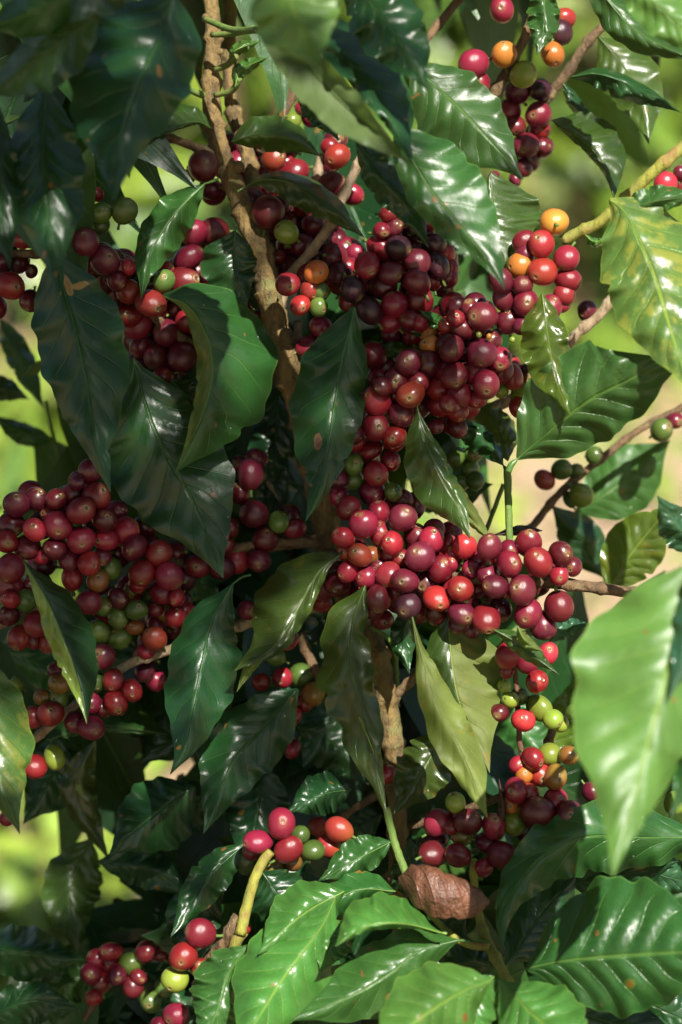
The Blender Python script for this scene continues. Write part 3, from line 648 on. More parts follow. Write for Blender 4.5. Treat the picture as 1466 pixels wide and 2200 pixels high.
# ------------------------------------------------------------------ cherries
SRC = """
T 0 0 @-18 1280 1048 100 m 610 1225 45 r @5 785 1330 82 g 630 1345 75 g 625 1420 65 g @-40 1350 960 62 r 1330 1190 75 m 1350 1220 75 r 1190 1110 45 l
T 480 0 @-25 720 985 84 b 675 930 60 r @-50 440 760 50 l 500 680 50 r 550 740 65 r 100 1020 75 r 315 1000 82 o 130 1180 85 r 265 1215 62 r @-16 280 1340 108 m @-22 350 1310 78 m @-45 510 1290 82 r 400 1160 60 m 570 1400 65 r 680 1160 88 m 450 1380 60 m
T 966 0 @-30 330 60 85 r 152 405 95 r 178 530 84 r 345 345 80 y 650 340 80 y @-38 695 205 82 k 720 120 72 o @-32 465 470 86 l @-62 425 585 78 m 570 565 74 k 562 725 84 r 380 700 75 o 415 790 66 m 480 915 88 m 580 930 74 m 570 820 68 r 500 1010 76 m 465 1060 56 m 280 1120 45 m 415 1125 45 m @-40 1360 1160 74 b 1440 1160 66 r 1450 1090 45 m
T 0 450 @12 540 215 95 m 660 320 98 m @4 480 285 75 m 760 385 72 m 735 450 64 m 450 170 45 r 400 210 64 g 815 360 52 b 815 520 78 o 950 590 96 o @0 140 190 64 o 0 180 44 o @10 60 480 96 r @0 10 330 54 m 200 390 44 m @-12 1225 145 86 r 1350 140 90 m 1185 305 90 r @2 1035 455 76 g @-8 1045 380 54 r 1160 470 108 m 1140 420 64 m 1330 500 68 r @-18 1050 780 86 m 870 730 84 r 1180 700 80 r 1110 620 76 m 985 920 88 m 1150 930 96 m 1220 770 66 r 1030 1050 66 r 1080 1060 56 m 890 860 76 m 1200 840 76 m 990 640 66 m 860 640 66 m
T 480 450 @-10 400 145 80 l @4 405 470 78 r 483 603 66 b 550 505 68 o 585 395 78 y 610 515 60 g 600 615 62 g @-35 440 360 72 m 420 310 66 m 600 310 56 m 500 230 84 m 570 100 78 m 650 200 74 m 400 220 66 m 345 300 54 o @-24 700 295 86 m 720 270 64 m 785 375 74 r 710 430 82 r
@4 1100 240 84 k 1220 335 88 m 905 350 84 r 985 240 82 r 815 500 86 k 1050 400 80 m 1060 110 78 m 1040 30 56 r 1000 130 56 r 1005 480 92 m 1220 460 86 m @-8 1350 360 84 k 1330 220 70 k 1405 280 60 b 1430 370 60 r 1320 450 64 r 1420 430 64 r 1290 60 74 m 1270 150 60 m @2 1080 600 84 r 925 640 86 k 1235 575 90 r 780 580 60 r 1050 710 76 r 1180 700 78 m 1245 720 56 r 1240 750 56 g @-25 1060 790 64 m 1180 790 74 m 1370 655 60 m
@-28 200 700 66 m 245 740 70 r 120 620 56 m @-22 615 740 72 r 530 860 68 r @-8 945 920 88 r 1010 1010 88 m @8 1305 855 66 y 1300 800 58 y 1415 740 64 b 1455 690 54 r
@18 1425 870 92 m 1170 960 88 m 1290 975 98 m 1420 1040 90 r 1230 1080 78 m 1090 1080 82 m 1180 1165 92 o 1360 1125 84 r 1005 1115 66 m @10 970 1205 94 r 960 1370 92 r 1120 1290 84 m 1080 1170 66 m 1370 1230 84 r 900 1290 76 m 820 1420 66 m 1080 1430 76 r 1340 1365 50 m 880 1200 50 r 1450 1180 66 b
T 966 900 @34 375 915 86 r 560 905 97 r 500 785 82 r 460 1080 96 m 290 1055 82 m 700 850 82 m 250 810 84 m 495 1225 97 r @28 245 985 76 m 70 1070 84 r 230 1260 90 r 75 1230 86 m 375 830 70 r 690 985 66 b @18 95 805 76 b 20 850 56 b 185 880 74 r 140 950 64 r 5 920 50 r 320 1200 76 m 60 1290 66 m 690 1180 100 m 590 1300 88 m 780 930 62 m 330 880 60 r 160 1200 66 m
@-85 600 385 68 o 705 320 64 g 830 480 74 l 760 510 50 g 800 325 46 g 910 230 58 g 1335 70 74 g 1420 10 56 m @-45 165 390 58 g 130 310 64 g 70 400 56 g 40 240 64 g 150 220 56 g
T 0 900 @14 510 580 94 r 605 490 92 r 365 670 94 r 220 700 76 b @8 105 540 84 m 230 510 80 m 355 510 72 m 455 480 72 m 490 400 50 m 570 330 76 m 330 590 76 r 70 665 84 m 40 770 78 r 175 805 82 m 510 760 92 r 350 820 78 m 440 880 70 m 660 640 78 m 670 760 78 r 270 860 62 r 560 910 76 o 640 870 62 m @12 70 940 96 r 60 1065 88 r 70 1140 60 r @0 455 1005 74 r 620 1020 74 h 700 940 74 g 790 705 84 r 850 810 84 m 1000 850 90 r 895 970 86 r 870 1040 60 r 1065 990 94 r 1040 1080 92 r 1110 1120 56 r 560 1155 84 r 745 1130 70 m 665 1175 76 g 860 1205 70 g 740 1250 66 g @6 160 1145 74 g 190 1060 56 m 55 1240 70 m 235 1290 84 r 125 1375 82 o 310 1390 78 o 215 1390 62 r @-12 620 1345 78 g 755 1380 78 g 850 1310 60 h 975 1385 78 o 985 1310 66 r 1105 1250 70 r 1040 1220 60 h 1170 1220 66 r 1130 1150 46 r 640 1290 46 b 640 1440 74 m 920 1460 56 r 820 1080 50 h 950 1100 46 g 980 1200 52 m @-16 1245 925 84 r 1400 940 82 m 1450 880 66 r 1450 690 60 m 1420 800 60 r
T 480 900 @-22 195 600 94 m 80 890 86 r 170 350 94 m 100 470 70 m 210 250 66 m 110 290 66 m 350 650 70 g 410 625 84 m 265 760 84 m 225 890 76 m 40 680 52 m 20 930 56 m 450 690 66 r 150 1205 66 m
@-4 960 345 82 r 940 465 88 r 820 130 76 r 930 190 76 r 1080 130 76 r 1055 260 66 r 820 290 68 g 815 380 68 g 790 560 80 r 1070 460 60 g 1130 510 66 m 980 590 76 r 735 380 60 m 730 490 66 r
@22 1240 870 97 m 1370 945 90 r 1345 1130 87 b 1145 1020 88 m 1165 1180 86 k 1310 765 88 r @14 1130 625 90 m 885 665 92 r 755 750 74 r 990 725 80 o 860 860 80 o 800 835 80 o 935 855 64 h 1065 785 78 r 1045 860 60 r 1120 880 66 r 1210 740 80 m 1330 700 68 r 1040 980 84 o 985 930 66 m 905 1000 74 r 790 960 72 r 1280 1040 84 m 980 1130 88 m 950 1190 72 m 1080 1090 58 o 1345 1200 86 m 1410 840 72 b 1420 780 50 r 1445 1060 62 r 1450 1260 52 r 1460 1110 66 r @-20 640 1060 82 r 620 1160 64 r 700 970 64 r
T 0 1350 @-4 645 180 84 m 715 325 72 o 830 390 74 r 730 465 82 r 600 335 68 g 570 470 70 r 640 500 66 m 575 625 84 r 475 590 72 m 320 540 86 r 205 560 76 r 375 350 70 h 350 265 54 m 270 440 58 h 370 440 70 g @-20 215 870 82 r 345 810 74 l @-30 110 350 46 l 910 270 66 m 980 325 70 r 905 160 58 r 50 1190 54 r
T 480 1350 @18 365 1230 99 r 220 1345 84 r 410 1395 84 r @6 565 1400 72 g 485 1300 60 g 730 1270 88 o 665 1370 76 o 180 1405 60 r 150 1470 80 g 310 1500 72 h 440 1470 60 h @-20 1030 920 64 r @-45 435 560 64 r 440 760 56 r 430 720 36 y 375 310 66 r 570 410 76 h 490 300 82 g 330 180 60 g 600 1250 66 o 240 340 56 r 410 70 66 r 510 470 56 o @0 120 1890 52 r
@16 1350 1225 84 r 1320 1420 86 m 1340 1340 74 m
T 966 1350 @20 370 170 90 r 620 160 72 b 550 335 74 r 490 220 70 r 360 270 50 r @10 465 580 76 b 565 500 80 l 650 570 64 l 315 530 60 m 790 530 60 g 385 450 56 l 345 360 46 l 440 430 62 g 700 600 56 l @18 525 820 74 r 575 915 87 b 665 935 82 h 470 920 60 y 630 790 72 l 750 800 64 h 430 860 60 r @26 555 1165 108 m 745 1170 92 m 490 1055 84 o 420 1020 82 r 665 1085 82 r 390 1110 64 y 500 1270 84 m 410 1230 78 l
@24 115 1220 87 m 80 1305 70 h 60 1190 66 r 280 1250 82 r 240 1350 74 m 330 1430 96 r 55 1430 78 r 40 1100 68 l 10 1250 50 r 215 1510 60 r @-10 895 1030 66 m @-20 1425 1100 72 l
T 0 1700 @26 1265 895 92 r 1155 1040 92 r 1265 1115 66 r 1105 1180 86 l 1110 1410 82 r 1000 1470 52 r @-55 700 1010 70 r 610 1060 68 r 690 1075 66 r 575 1150 70 r 640 1200 78 r 740 1160 66 m 590 1300 56 r 825 1085 74 g 920 1010 70 m 1010 1020 56 m 840 1230 70 m 950 1320 74 g 870 1170 56 m 1040 1230 66 g
"""
SRC_RIGHT = """
T 966 450 @30 580 220 88 b 588 390 94 b 450 355 88 y 738 305 82 r 745 445 84 r 475 205 76 r 660 80 90 y 480 280 68 m 325 450 84 m 630 620 84 r 480 590 90 r 350 560 82 m 725 535 76 o 700 600 60 r 460 480 66 m
"""
SRC_MAIN2 = """
T 966 450 @24 210 675 98 m 375 705 84 m 130 630 66 m 450 730 62 m 85 755 76 m 40 690 60 r 205 905 94 m 15 880 88 m 315 945 82 r 270 830 66 m 230 1100 92 r 30 1045 86 m 165 1020 82 r 60 1170 88 r 175 1190 66 r 0 1230 66 r 50 1270 70 r @0 400 1055 74 o 465 1175 84 l 320 1050 58 r 440 1245 70 o 325 1140 50 l @-55 870 640 68 m 760 915 46 b @30 185 790 20 l 250 800 20 y 395 820 20 l
"""
SRC_LEFTTOP = ""

def parse(txt):
    out = []; ox = oy = z = 0
    tk = txt.split(); i = 0
    while i < len(tk):
        if tk[i] == 'T': ox, oy = float(tk[i + 1]), float(tk[i + 2]); i += 3; continue
        if tk[i][0] == '@': z = float(tk[i][1:]); i += 1; continue
        k = 500 / 1466.0
        out.append([ox + float(tk[i]) * k, oy + float(tk[i + 1]) * k, float(tk[i + 2]) * k, tk[i + 3], z]); i += 4
    return out

def settle(lst, placed):
    """front-to-back: a berry overlapping an earlier one sits behind it; returns berries with depth and how much of it shows"""
    for b in lst:
        z = b[4]; ov = 0
        for a in placed:
            d = math.hypot(a[0] - b[0], a[1] - b[1]); rr = a[2] + b[2]
            if d < rr and a[4] > z - 60 :
                dz = math.sqrt(max(0, rr * rr * 0.86 - d * d)) * PX * 1000 * 0.9
                if a[4] > b[4] - 2:
                    z = min(z, a[4] - dz)
                ov += (rr - d) / (2 * b[2])
        b[4] = max(z, b[4] - 34); b.append(b[2] * max(0.1, 1 - 0.45 * ov)); placed.append(b)
    return lst

def cherry_mesh(variant, mat):
    """unit berry, flower end at +Z, short stalk at -Z"""
    rng = random.Random(variant)
    n, m = 18, 28
    ax = 1 + (0.03, 0.10, 0.20, 0.06)[variant]; fl = (0.98, 0.93, 0.89, 0.95)[variant]
    vs, fs, uv = [], [], []
    # radius profile along the axis, with a shallow crater at the flower end
    for i in range(n + 1):
        th = math.pi * i / n
        for k in range(m):
            a = 2 * math.pi * k / m
            r = math.sin(th); zz = -math.cos(th) * ax
            if i > n - 1: r, zz = 0.0, ax * 0.955
            rr = r * (1 + 0.035 * math.cos(2 * a) + 0.015 * math.cos(3 * a + variant)) * (1 - 0.05 * math.cos(th))
            vs.append(Vector((rr * math.cos(a), rr * math.sin(a) * fl, zz)))
            uv.append((k / m, i / n))
    # fine rings near the navel
    ring = [(0.30, 0.955), (0.235, 0.962), (0.20, 0.990), (0.15, 0.975), (0.10, 0.945), (0.0, 0.935)]
    b0 = len(vs)
    for q, (r, z) in enumerate(ring):
        for k in range(m):
            a = 2 * math.pi * k / m
            vs.append(Vector((r * math.cos(a), r * math.sin(a), z * ax)))
            uv.append((k / m, (0.89, 0.91, 0.93, 0.945, 0.965, 1.0)[q]))
    top = n - 2
    for i in range(top):
        for k in range(m):
            a, b = i * m + k, i * m + (k + 1) % m
            fs.append((a, b, b + m, a + m))
    base = top * m
    for k in range(m):
        fs.append((base + k, base + (k + 1) % m, b0 + (k + 1) % m, b0 + k))
    for q in range(len(ring) - 1):
        for k in range(m):
            a, b = b0 + q * m + k, b0 + q * m + (k + 1) % m
            fs.append((a, b, b + m, a + m))
    ns = len(fs)
    tube(vs, fs, [Vector((0, 0, -0.93 * ax)), Vector((0.03, 0, -1.2 * ax)), Vector((0.1, 0, -1.45 * ax))], [0.13, 0.10, 0.12], 8, 0, rng, uv, (0.5, 0.5))
    mi = [0] * ns + [1] * (len(fs) - ns)
    return vs, fs, uv, mi

CMESH = {}
def cmesh(v, c):
    if (v, c) not in CMESH:
        vs, fs, uv, mi = cherry_mesh(v, c)
        me = bpy.data.meshes.new('cherry'); me.from_pydata([tuple(x) for x in vs], [], fs)
        ul = me.uv_layers.new(name='UVMap')
        for lp in me.loops: ul.data[lp.index].uv = uv[lp.vertex_index]
        me.materials.append(CM[c]); me.materials.append(BM['g'])
        for i, p in enumerate(me.polygons): p.use_smooth = True; p.material_index = mi[i]
        CMESH[(v, c)] = me
    return CMESH[(v, c)]

def nearest(pt):
    best = None
    for br in BRANCHES:
        for a in br[::2]:
            d = (a - pt).length_squared
            if best is None or d < best[0]: best = (d, a)
    return best[1]

def xform(b, rng):
    c = P(b[0], b[1], b[4])
    d = c - nearest(c)
    if d.length > 0.05: d = d.normalized() * 0.02
    d = d / 0.02 - VD * 0.3 + Vector((rng.uniform(-.75, .75), rng.uniform(-.75, .75), rng.uniform(-.75, .75)))
    qd = d.to_track_quat('Z', 'Y')
    s = b[2] * PX * (D0 - b[4] * 0.001) / D0
    return Matrix.Translation(c) @ qd.to_matrix().to_4x4() @ Matrix.Rotation(rng.uniform(0, 6.28), 4, 'Z') @ Matrix.Scale(s * 1.005, 4)

def put_cherries(sh, lst, most):
    rng = random.Random(5)
    lst = sorted(lst, key=lambda b: -b[5])
    buckets = {}
    bv, bf, bu, bm = [], [], [], []
    keys = sorted(CM)
    for i, b in enumerate(lst):
        mx = xform(b, rng); v = rng.choice((0, 0, 1, 1, 2, 3))
        if i < most:
            ob = bpy.data.objects.new('cherry', cmesh(v, b[3])); COL.objects.link(ob)
            ob.parent = sh; ob.matrix_basis = Matrix.Translation(-sh.location) @ mx
            if b[3] in 'lgy' : ob['label'] = {'l': 'unripe yellow green cherry', 'g': 'unripe green cherry', 'y': 'half ripe orange yellow cherry'}[b[3]]
            elif b[3] == 'k': ob['label'] = 'overripe blackish cherry'
        else:
            vs, fs, uv, mi = cherry_mesh(v, b[3]); n0 = len(bv)
            bv += [mx @ x for x in vs]; bu += uv
            bf += [tuple(q + n0 for q in f) for f in fs]
            bm += [keys.index(b[3]) if q == 0 else len(keys) for q in mi]
    if bv:
        ob = link('cherry', bv, bf, [CM[k] for k in keys] + [BM['g']], sh, bu, bm, origin=sh.location + Vector((0, 0, 0)))
        ob['kind'] = 'stuff'; ob['label'] = 'smaller and half hidden cherries deeper in the bunches'

rl = settle(parse(SRC_RIGHT), [])
ml = settle(parse(SRC_MAIN2) + parse(SRC), list(rl))
frng = random.Random(31)
zones_ = [(-20, 500, 460, 830, 70), (470, 330, 760, 640, 70), (700, 430, 1050, 760, 50), (740, 700, 1130, 1120, 40), (700, 1080, 1260, 1340, 30), (-20, 1040, 420, 1420, 34)]
extra = []
for (x0, y0, x1, y1, n_) in zones_:
    near = [b for b in ml if x0 < b[0] < x1 and y0 < b[1] < y1 and b[3] in 'mrkbo' and b[2] > 18]
    for _ in range(n_):
        b = frng.choice(near); a_ = frng.uniform(0, 6.28); d_ = b[2] * frng.uniform(.8, 1.7)
        extra.append([b[0] + d_ * math.cos(a_), b[1] + d_ * math.sin(a_), frng.uniform(23, 31), frng.choice('mmrrm'), b[4] - frng.uniform(15, 28)])
ml += settle(extra, list(rl) + list(ml))
put_cherries(right, rl, 100)
put_cherries(main, ml, 100)

# ------------------------------------------------------------------ dried leaf caught on the low shrub
def dry_leaf():
    g = G('dry_leaf_brown')
    tc = g.n('ShaderNodeTexCoord'); uv = g.n('ShaderNodeUVMap')
    c = g.mix(g.step(g.noise(tc.outputs['Object'], 90, 5, 0.65), 0.3, 0.7), (0.15, 0.06, 0.032), (0.065, 0.028, 0.016))
    sep = g.n('ShaderNodeSeparateXYZ'); g.put(sep.inputs[0], uv.outputs[0])
    ve = g.math('ABSOLUTE', g.math('SUBTRACT', g.math('FRACT', g.math('ADD', g.math('MULTIPLY', sep.outputs[0], 6.0), g.math('MULTIPLY', sep.outputs[1], 4.5))), 0.5))
    c = g.mix(g.step(ve, 0.01, 0.05, 0.35, 0.0), c, (0.09, 0.035, 0.02))
    c = g.mix(g.step(g.noise(tc.outputs['Object'], 40, 3), 0.5, 0.7, 0, 0.6), c, (0.22, 0.10, 0.055))
    pr = g.n('ShaderNodeBsdfPrincipled'); g.put(pr.inputs['Base Color'], c); pr.inputs['Roughness'].default_value = 0.34
    h = g.math('ADD', g.math('MULTIPLY', g.step(ve, 0.0, 0.09), 0.12), g.noise(g.vmath('MULTIPLY', tc.outputs['Object'], (1, 0.5, 1)), 110, 5, 0.7))
    g.put(pr.inputs['Normal'], g.bump(h, 0.9, 0.004))
    g.t.links.new(pr.outputs[0], g.out.inputs[0])
    ax = catmull([(856, 1892, 50), (900, 1905, 58), (960, 1922, 62), (1010, 1935, 60), (1052, 1938, 56)], 40)
    vs, fs, uvs = [], [], []
    rng = random.Random(4); Q = 34
    for i, (x, y, z) in enumerate(ax):
        t = i / 40
        r = 50 * (math.sin(math.pi * min(1, t * 0.86 + 0.12)) ** 0.6) * (1 if t < 0.9 else max(0.12, 1 - (t - 0.9) * 6.5)) * (min(1, 0.25 + t * 5))
        for k in range(Q + 1):
            u = k / Q; a = R(-60) + u * R(470)
            rr = r * (1.22 - 0.55 * u) * (1 + 0.07 * math.sin(6 * t + 4 * u) + 0.04 * math.sin(19 * t + 3 * u) + 0.03 * math.sin(41 * t + 9 * u))
            vs.append(P(x + 0.16 * rr * math.cos(a), y - rr * math.sin(a), z + rr * math.cos(a) * PX * 1000 * 0.9))
            uvs.append((t, u))
    for i in range(40):
        for k in range(Q):
            a = i * (Q + 1) + k
            fs.append((a, a + 1, a + Q + 2, a + Q + 1))
    o = link('dry_leaf', vs, fs, [g.m], None, uvs, None, origin=P(950, 1970, 50))
    o['label'] = 'curled brown dry leaf caught below the cherries on the green shoot'; o['category'] = 'dry leaf'
    st = []; sf = []
dry_leaf()

# ------------------------------------------------------------------ ground
def ground():
    g = G('ground_litter')
    tc = g.n('ShaderNodeTexCoord'); ob = tc.outputs['Object']
    c = g.mix(g.step(g.noise(ob, 3.0, 6, 0.7), 0.35, 0.65), (0.50, 0.36, 0.23), (0.36, 0.25, 0.14))
    vo = g.n('ShaderNodeTexVoronoi'); g.put(vo.inputs['Vector'], ob); vo.inputs['Scale'].default_value = 16
    sp = g.n('ShaderNodeSeparateColor'); g.put(sp.inputs[0], vo.outputs['Color'])
    c = g.mix(g.math('MULTIPLY', sp.outputs[0], 0.6), c, (0.46, 0.32, 0.20))
    so = g.n('ShaderNodeSeparateXYZ'); g.put(so.inputs[0], ob)
    far = g.step(so.outputs[1], 5.0, 9.0, 0.0, 0.22)
    c = g.mix(g.step(g.math('ADD', g.noise(ob, 1.3, 4, 0.6), far), 0.54, 0.62, 0, 0.85), c, (0.24, 0.33, 0.055))
    pr = g.n('ShaderNodeBsdfPrincipled'); g.put(pr.inputs['Base Color'], c); pr.inputs['Roughness'].default_value = 0.9
    g.put(pr.inputs['Normal'], g.bump(g.noise(ob, 20, 6, 0.7), 0.8, 0.05))
    g.t.links.new(pr.outputs[0], g.out.inputs[0])
    n = 90; S = 400.0
    def co(i): u = (i / n) * 2 - 1; return S * (abs(u) ** 3.2) * (1 if u > 0 else -1)
    vs = []
    for i in range(n + 1):
        for j in range(n + 1):
            x, y = co(i), co(j)
            d = math.hypot(x, y)
            vs.append(Vector((x, y, 0.03 * math.sin(x * 2.1) * math.cos(y * 1.7) * min(1, d) )))
    fs = [(i * (n + 1) + j, (i + 1) * (n + 1) + j, (i + 1) * (n + 1) + j + 1, i * (n + 1) + j + 1) for i in range(n) for j in range(n)]
    o = link('ground', vs, fs, [g.m]); o['kind'] = 'structure'; o['label'] = 'dry tan ground strewn with fallen leaves'
ground()

def litter():
    rng = random.Random(8); vs, fs, uvs = [], [], []
    for _ in range(1500):
        x = rng.uniform(-3.5, 3.5); y = rng.uniform(0.6, 11)
        a = rng.uniform(0, 6.28)
        small_leaf(vs, fs, uvs, Vector((x, y, 0.035 + rng.random() * 0.03)), Vector((math.cos(a), math.sin(a), rng.uniform(-.1, .2))), Vector((rng.uniform(-.4, .4), rng.uniform(-.4, .4), 1)), rng.uniform(.07, .15), rng.uniform(.02, .035), 0.1, 5)
    m = leaf_mat('leaf_litter', (0.40, 0.27, 0.14), (0.45, 0.33, 0.2), (0.36, 0.25, 0.14), 0.1, 0.6, coat=0)
    o = link('leaf_litter', vs, fs, [m], None, uvs); o['kind'] = 'stuff'; o['label'] = 'fallen dry leaves scattered on the ground behind the shrubs'; o['category'] = 'leaf litter'
litter()
def weeds():
    rng = random.Random(18); vs, fs, uvs = [], [], []
    spots = [(-0.75, 2.5, .3), (-0.4, 3.4, .4), (0.95, 6.0, .5), (-1.4, 5, .6), (.2, 5.5, .7), (1.6, 5.2, .7), (0.7, 7.5, .9), (-0.8, 8, .9), (-.55, 1.5, .2), (-.62, 3.7, .25), (-.5, 4.6, .3), (-.9, 4.2, .3)]
    for sx, sy, sr in spots:
        for _ in range(220):
            x = rng.gauss(sx, sr); y = rng.gauss(sy, sr); a = rng.uniform(0, 6.28)
            small_leaf(vs, fs, uvs, Vector((x, y, 0.02)), Vector((math.cos(a) * .6, math.sin(a) * .6, rng.uniform(.3, 1.2))), Vector((-math.cos(a), -math.sin(a), .6)), rng.uniform(.1, .28), rng.uniform(.012, .035), 0.5, 5)
    o = link('ground_cover', vs, fs, [LM['P']], None, uvs); o['kind'] = 'stuff'; o['label'] = 'bright green weeds growing over the tan ground'; o['category'] = 'weeds'
weeds()

# ------------------------------------------------------------------ shrubs in the background
def bg_shrub(x, y, h, rad, nl, mats, label, seed, cherries=0, stems=3):
    rng = random.Random(seed)
    root = thing('coffee_shrub', label, 'shrub', Vector((x, y, 0)), 'coffee shrubs growing behind the cherry laden one')
    tv, tf = [], []; tips = []
    for s in range(stems):
        a = rng.uniform(0, 6.28); lean = rng.uniform(0, .25)
        pts = [Vector((x, y, 0)) + Vector((math.cos(a) * lean * t * t * h, math.sin(a) * lean * t * t * h, h * t - .05)) for t in [i / 8 for i in range(9)]]
        tube(tv, tf, pts, [0.018 * (1 - .75 * i / 8) for i in range(9)], 7, .1, rng)
        for k in range(10):
            t = rng.uniform(.15, 1); i = min(7, int(t * 8)); b = pts[i].lerp(pts[i + 1], t * 8 - i)
            aa = rng.uniform(0, 6.28); L = rad * rng.uniform(.6, 1.1) * (1.15 - .6 * t)
            d = Vector((math.cos(aa), math.sin(aa), .25))
            bp = [b + d * L * q - Vector((0, 0, .35 * L * q * q)) for q in (0, .33, .66, 1)]
            tube(tv, tf, bp, [.006, .005, .004, .002], 5, .1, rng)
            tips.append(bp)
    link('stem', tv, tf, [BM['n']], root, origin=root.location.copy())
    groups = {m: ([], [], []) for m in mats}
    for _ in range(nl):
        bp = rng.choice(tips); q = rng.uniform(.15, 1) * 3; i = min(2, int(q)); b = bp[i].lerp(bp[i + 1], q - i)
        ax = (bp[3] - bp[0]).normalized(); sd = ax.cross(Vector((0, 0, 1))).normalized() * rng.choice((-1, 1))
        d = (sd + ax * rng.uniform(.1, .9) + Vector((0, 0, rng.uniform(-.5, .35))))
        m = rng.choice(mats); g_ = groups[m]
        small_leaf(*g_, b, d, Vector((rng.uniform(-.5, .5), rng.uniform(-1.3, .0), 1)), rng.uniform(.14, .23), rng.uniform(.034, .055), rng.uniform(.2, .6))
    vs, fs, uvs, mi = [], [], [], []
    for k, m in enumerate(mats):
        n0 = len(vs); vs += groups[m][0]; uvs += groups[m][2]
        fs += [tuple(q + n0 for q in f) for f in groups[m][1]]; mi += [k] * len(groups[m][1])
    link('crown', vs, fs, [LM[m] for m in mats], root, uvs, mi, origin=root.location.copy())
    return root
BG = [
    (0.64, 5.2, 1.40, .50, 380, 'PPPB', 'sunlit coffee shrub behind the upper right berries'),
    (-0.12, 2.5, 1.15, .42, 300, 'PPPB', 'bright coffee shrub seen past the trunk at the top'),
    (1.15, 6.0, 1.5, .6, 400, 'PPPB', 'coffee shrub further back at the right edge'),
    (0.16, 5.7, 1.4, .55, 380, 'PPPB', 'distant coffee shrub high between the right hand twigs'),
    (-0.95, 5.3, 1.35, .6, 400, 'PPPB', 'coffee shrub far left behind the dark hanging leaves'),
    (-0.42, 6.3, 1.5, .6, 400, 'PPPB', 'distant coffee shrub left of the trunk'),
    (0.1, 8.6, 1.7, .9, 520, 'PPB', 'farthest coffee shrub straight behind the trunk'),
    (1.7, 8.4, 1.8, 1.0, 520, 'PPB', 'farthest coffee shrub toward the right'),
    (-1.6, 8.5, 1.8, 1.0, 520, 'PPB', 'farthest coffee shrub toward the left'),
]
for i, (x, y, h, r_, n_, mt, lb) in enumerate(BG): bg_shrub(x, y, h, r_, n_, mt, lb, 100 + i)

# tree wall that closes the view
def far_tree(x, y, h, seed):
    rng = random.Random(seed)
    root = thing('shade_tree', 'tall dark tree standing far behind the coffee rows', 'tree', Vector((x, y, 0)), 'trees far behind the coffee rows')
    tv, tf = [], []
    pts = [Vector((x + .1 * math.sin(i), y, h * i / 8 - .1)) for i in range(9)]
    tube(tv, tf, pts, [.16 * (1 - .7 * i / 8) for i in range(9)], 10, .1, rng)
    link('trunk', tv, tf, [BM['s']], root, origin=root.location.copy())
    vs, fs, uvs = [], [], []
    cl = [Vector((x + rng.gauss(0, h * .2), y + rng.gauss(0, h * .2), h * rng.uniform(.15, 1.05))) for _ in range(26)]
    for _ in range(1500):
        c = rng.choice(cl); b = c + Vector((rng.gauss(0, .4), rng.gauss(0, .4), rng.gauss(0, .35)))
        a = rng.uniform(0, 6.28)
        small_leaf(vs, fs, uvs, b, Vector((math.cos(a), math.sin(a), rng.uniform(-.6, .3))), Vector((rng.uniform(-.5, .5), rng.uniform(-.6, .2), 1)), rng.uniform(.2, .4), rng.uniform(.06, .1), .4, 4)
    link('crown', vs, fs, [LM['B']], root, uvs, origin=root.location.copy())
for i, (x, y, h) in enumerate([(-5, 14, 6), (-1.5, 15, 7), (2.2, 14, 6.5), (6, 15, 7)]): far_tree(x, y, h, 300 + i)

# ------------------------------------------------------------------ shade tree overhead (outside the frame, crown shaped to throw the dappled shade)
def inpoly(x, y, poly):
    c = False; j = len(poly) - 1
    for i in range(len(poly)):
        if (poly[i][1] > y) != (poly[j][1] > y) and x < (poly[j][0] - poly[i][0]) * (y - poly[i][1]) / (poly[j][1] - poly[i][1]) + poly[i][0]: c = not c
        j = i
    return c
LIT = [
    [(1000, -900), (2600, -900), (2600, 3200), (330, 3200), (340, 2080), (560, 1960), (700, 1880), (900, 1880), (900, 1800), (870, 1330), (780, 1180), (820, 1120), (1040, 1100), (1060, 900), (1000, 700), (1080, 560), (860, 300), (860, 120)],
    [(360, 380), (450, 390), (400, 520), (300, 590)],
    [(-100, 1400), (70, 1420), (70, 1800), (-100, 1800)],
    [(590, -100), (780, -100), (760, 160), (660, 160)],
    [(560, 540), (690, 540), (690, 690), (560, 690)],
    [(500, 1720), (760, 1720), (760, 1900), (500, 1900)],
    [(690, 290), (760, 290), (760, 370), (690, 370)],
    [(350, 1960), (480, 1960), (480, 2200), (350, 2200)],
]
DARK = [
    [(1180, 1890), (1400, 1890), (1320, 1960), (1150, 2010)],
]
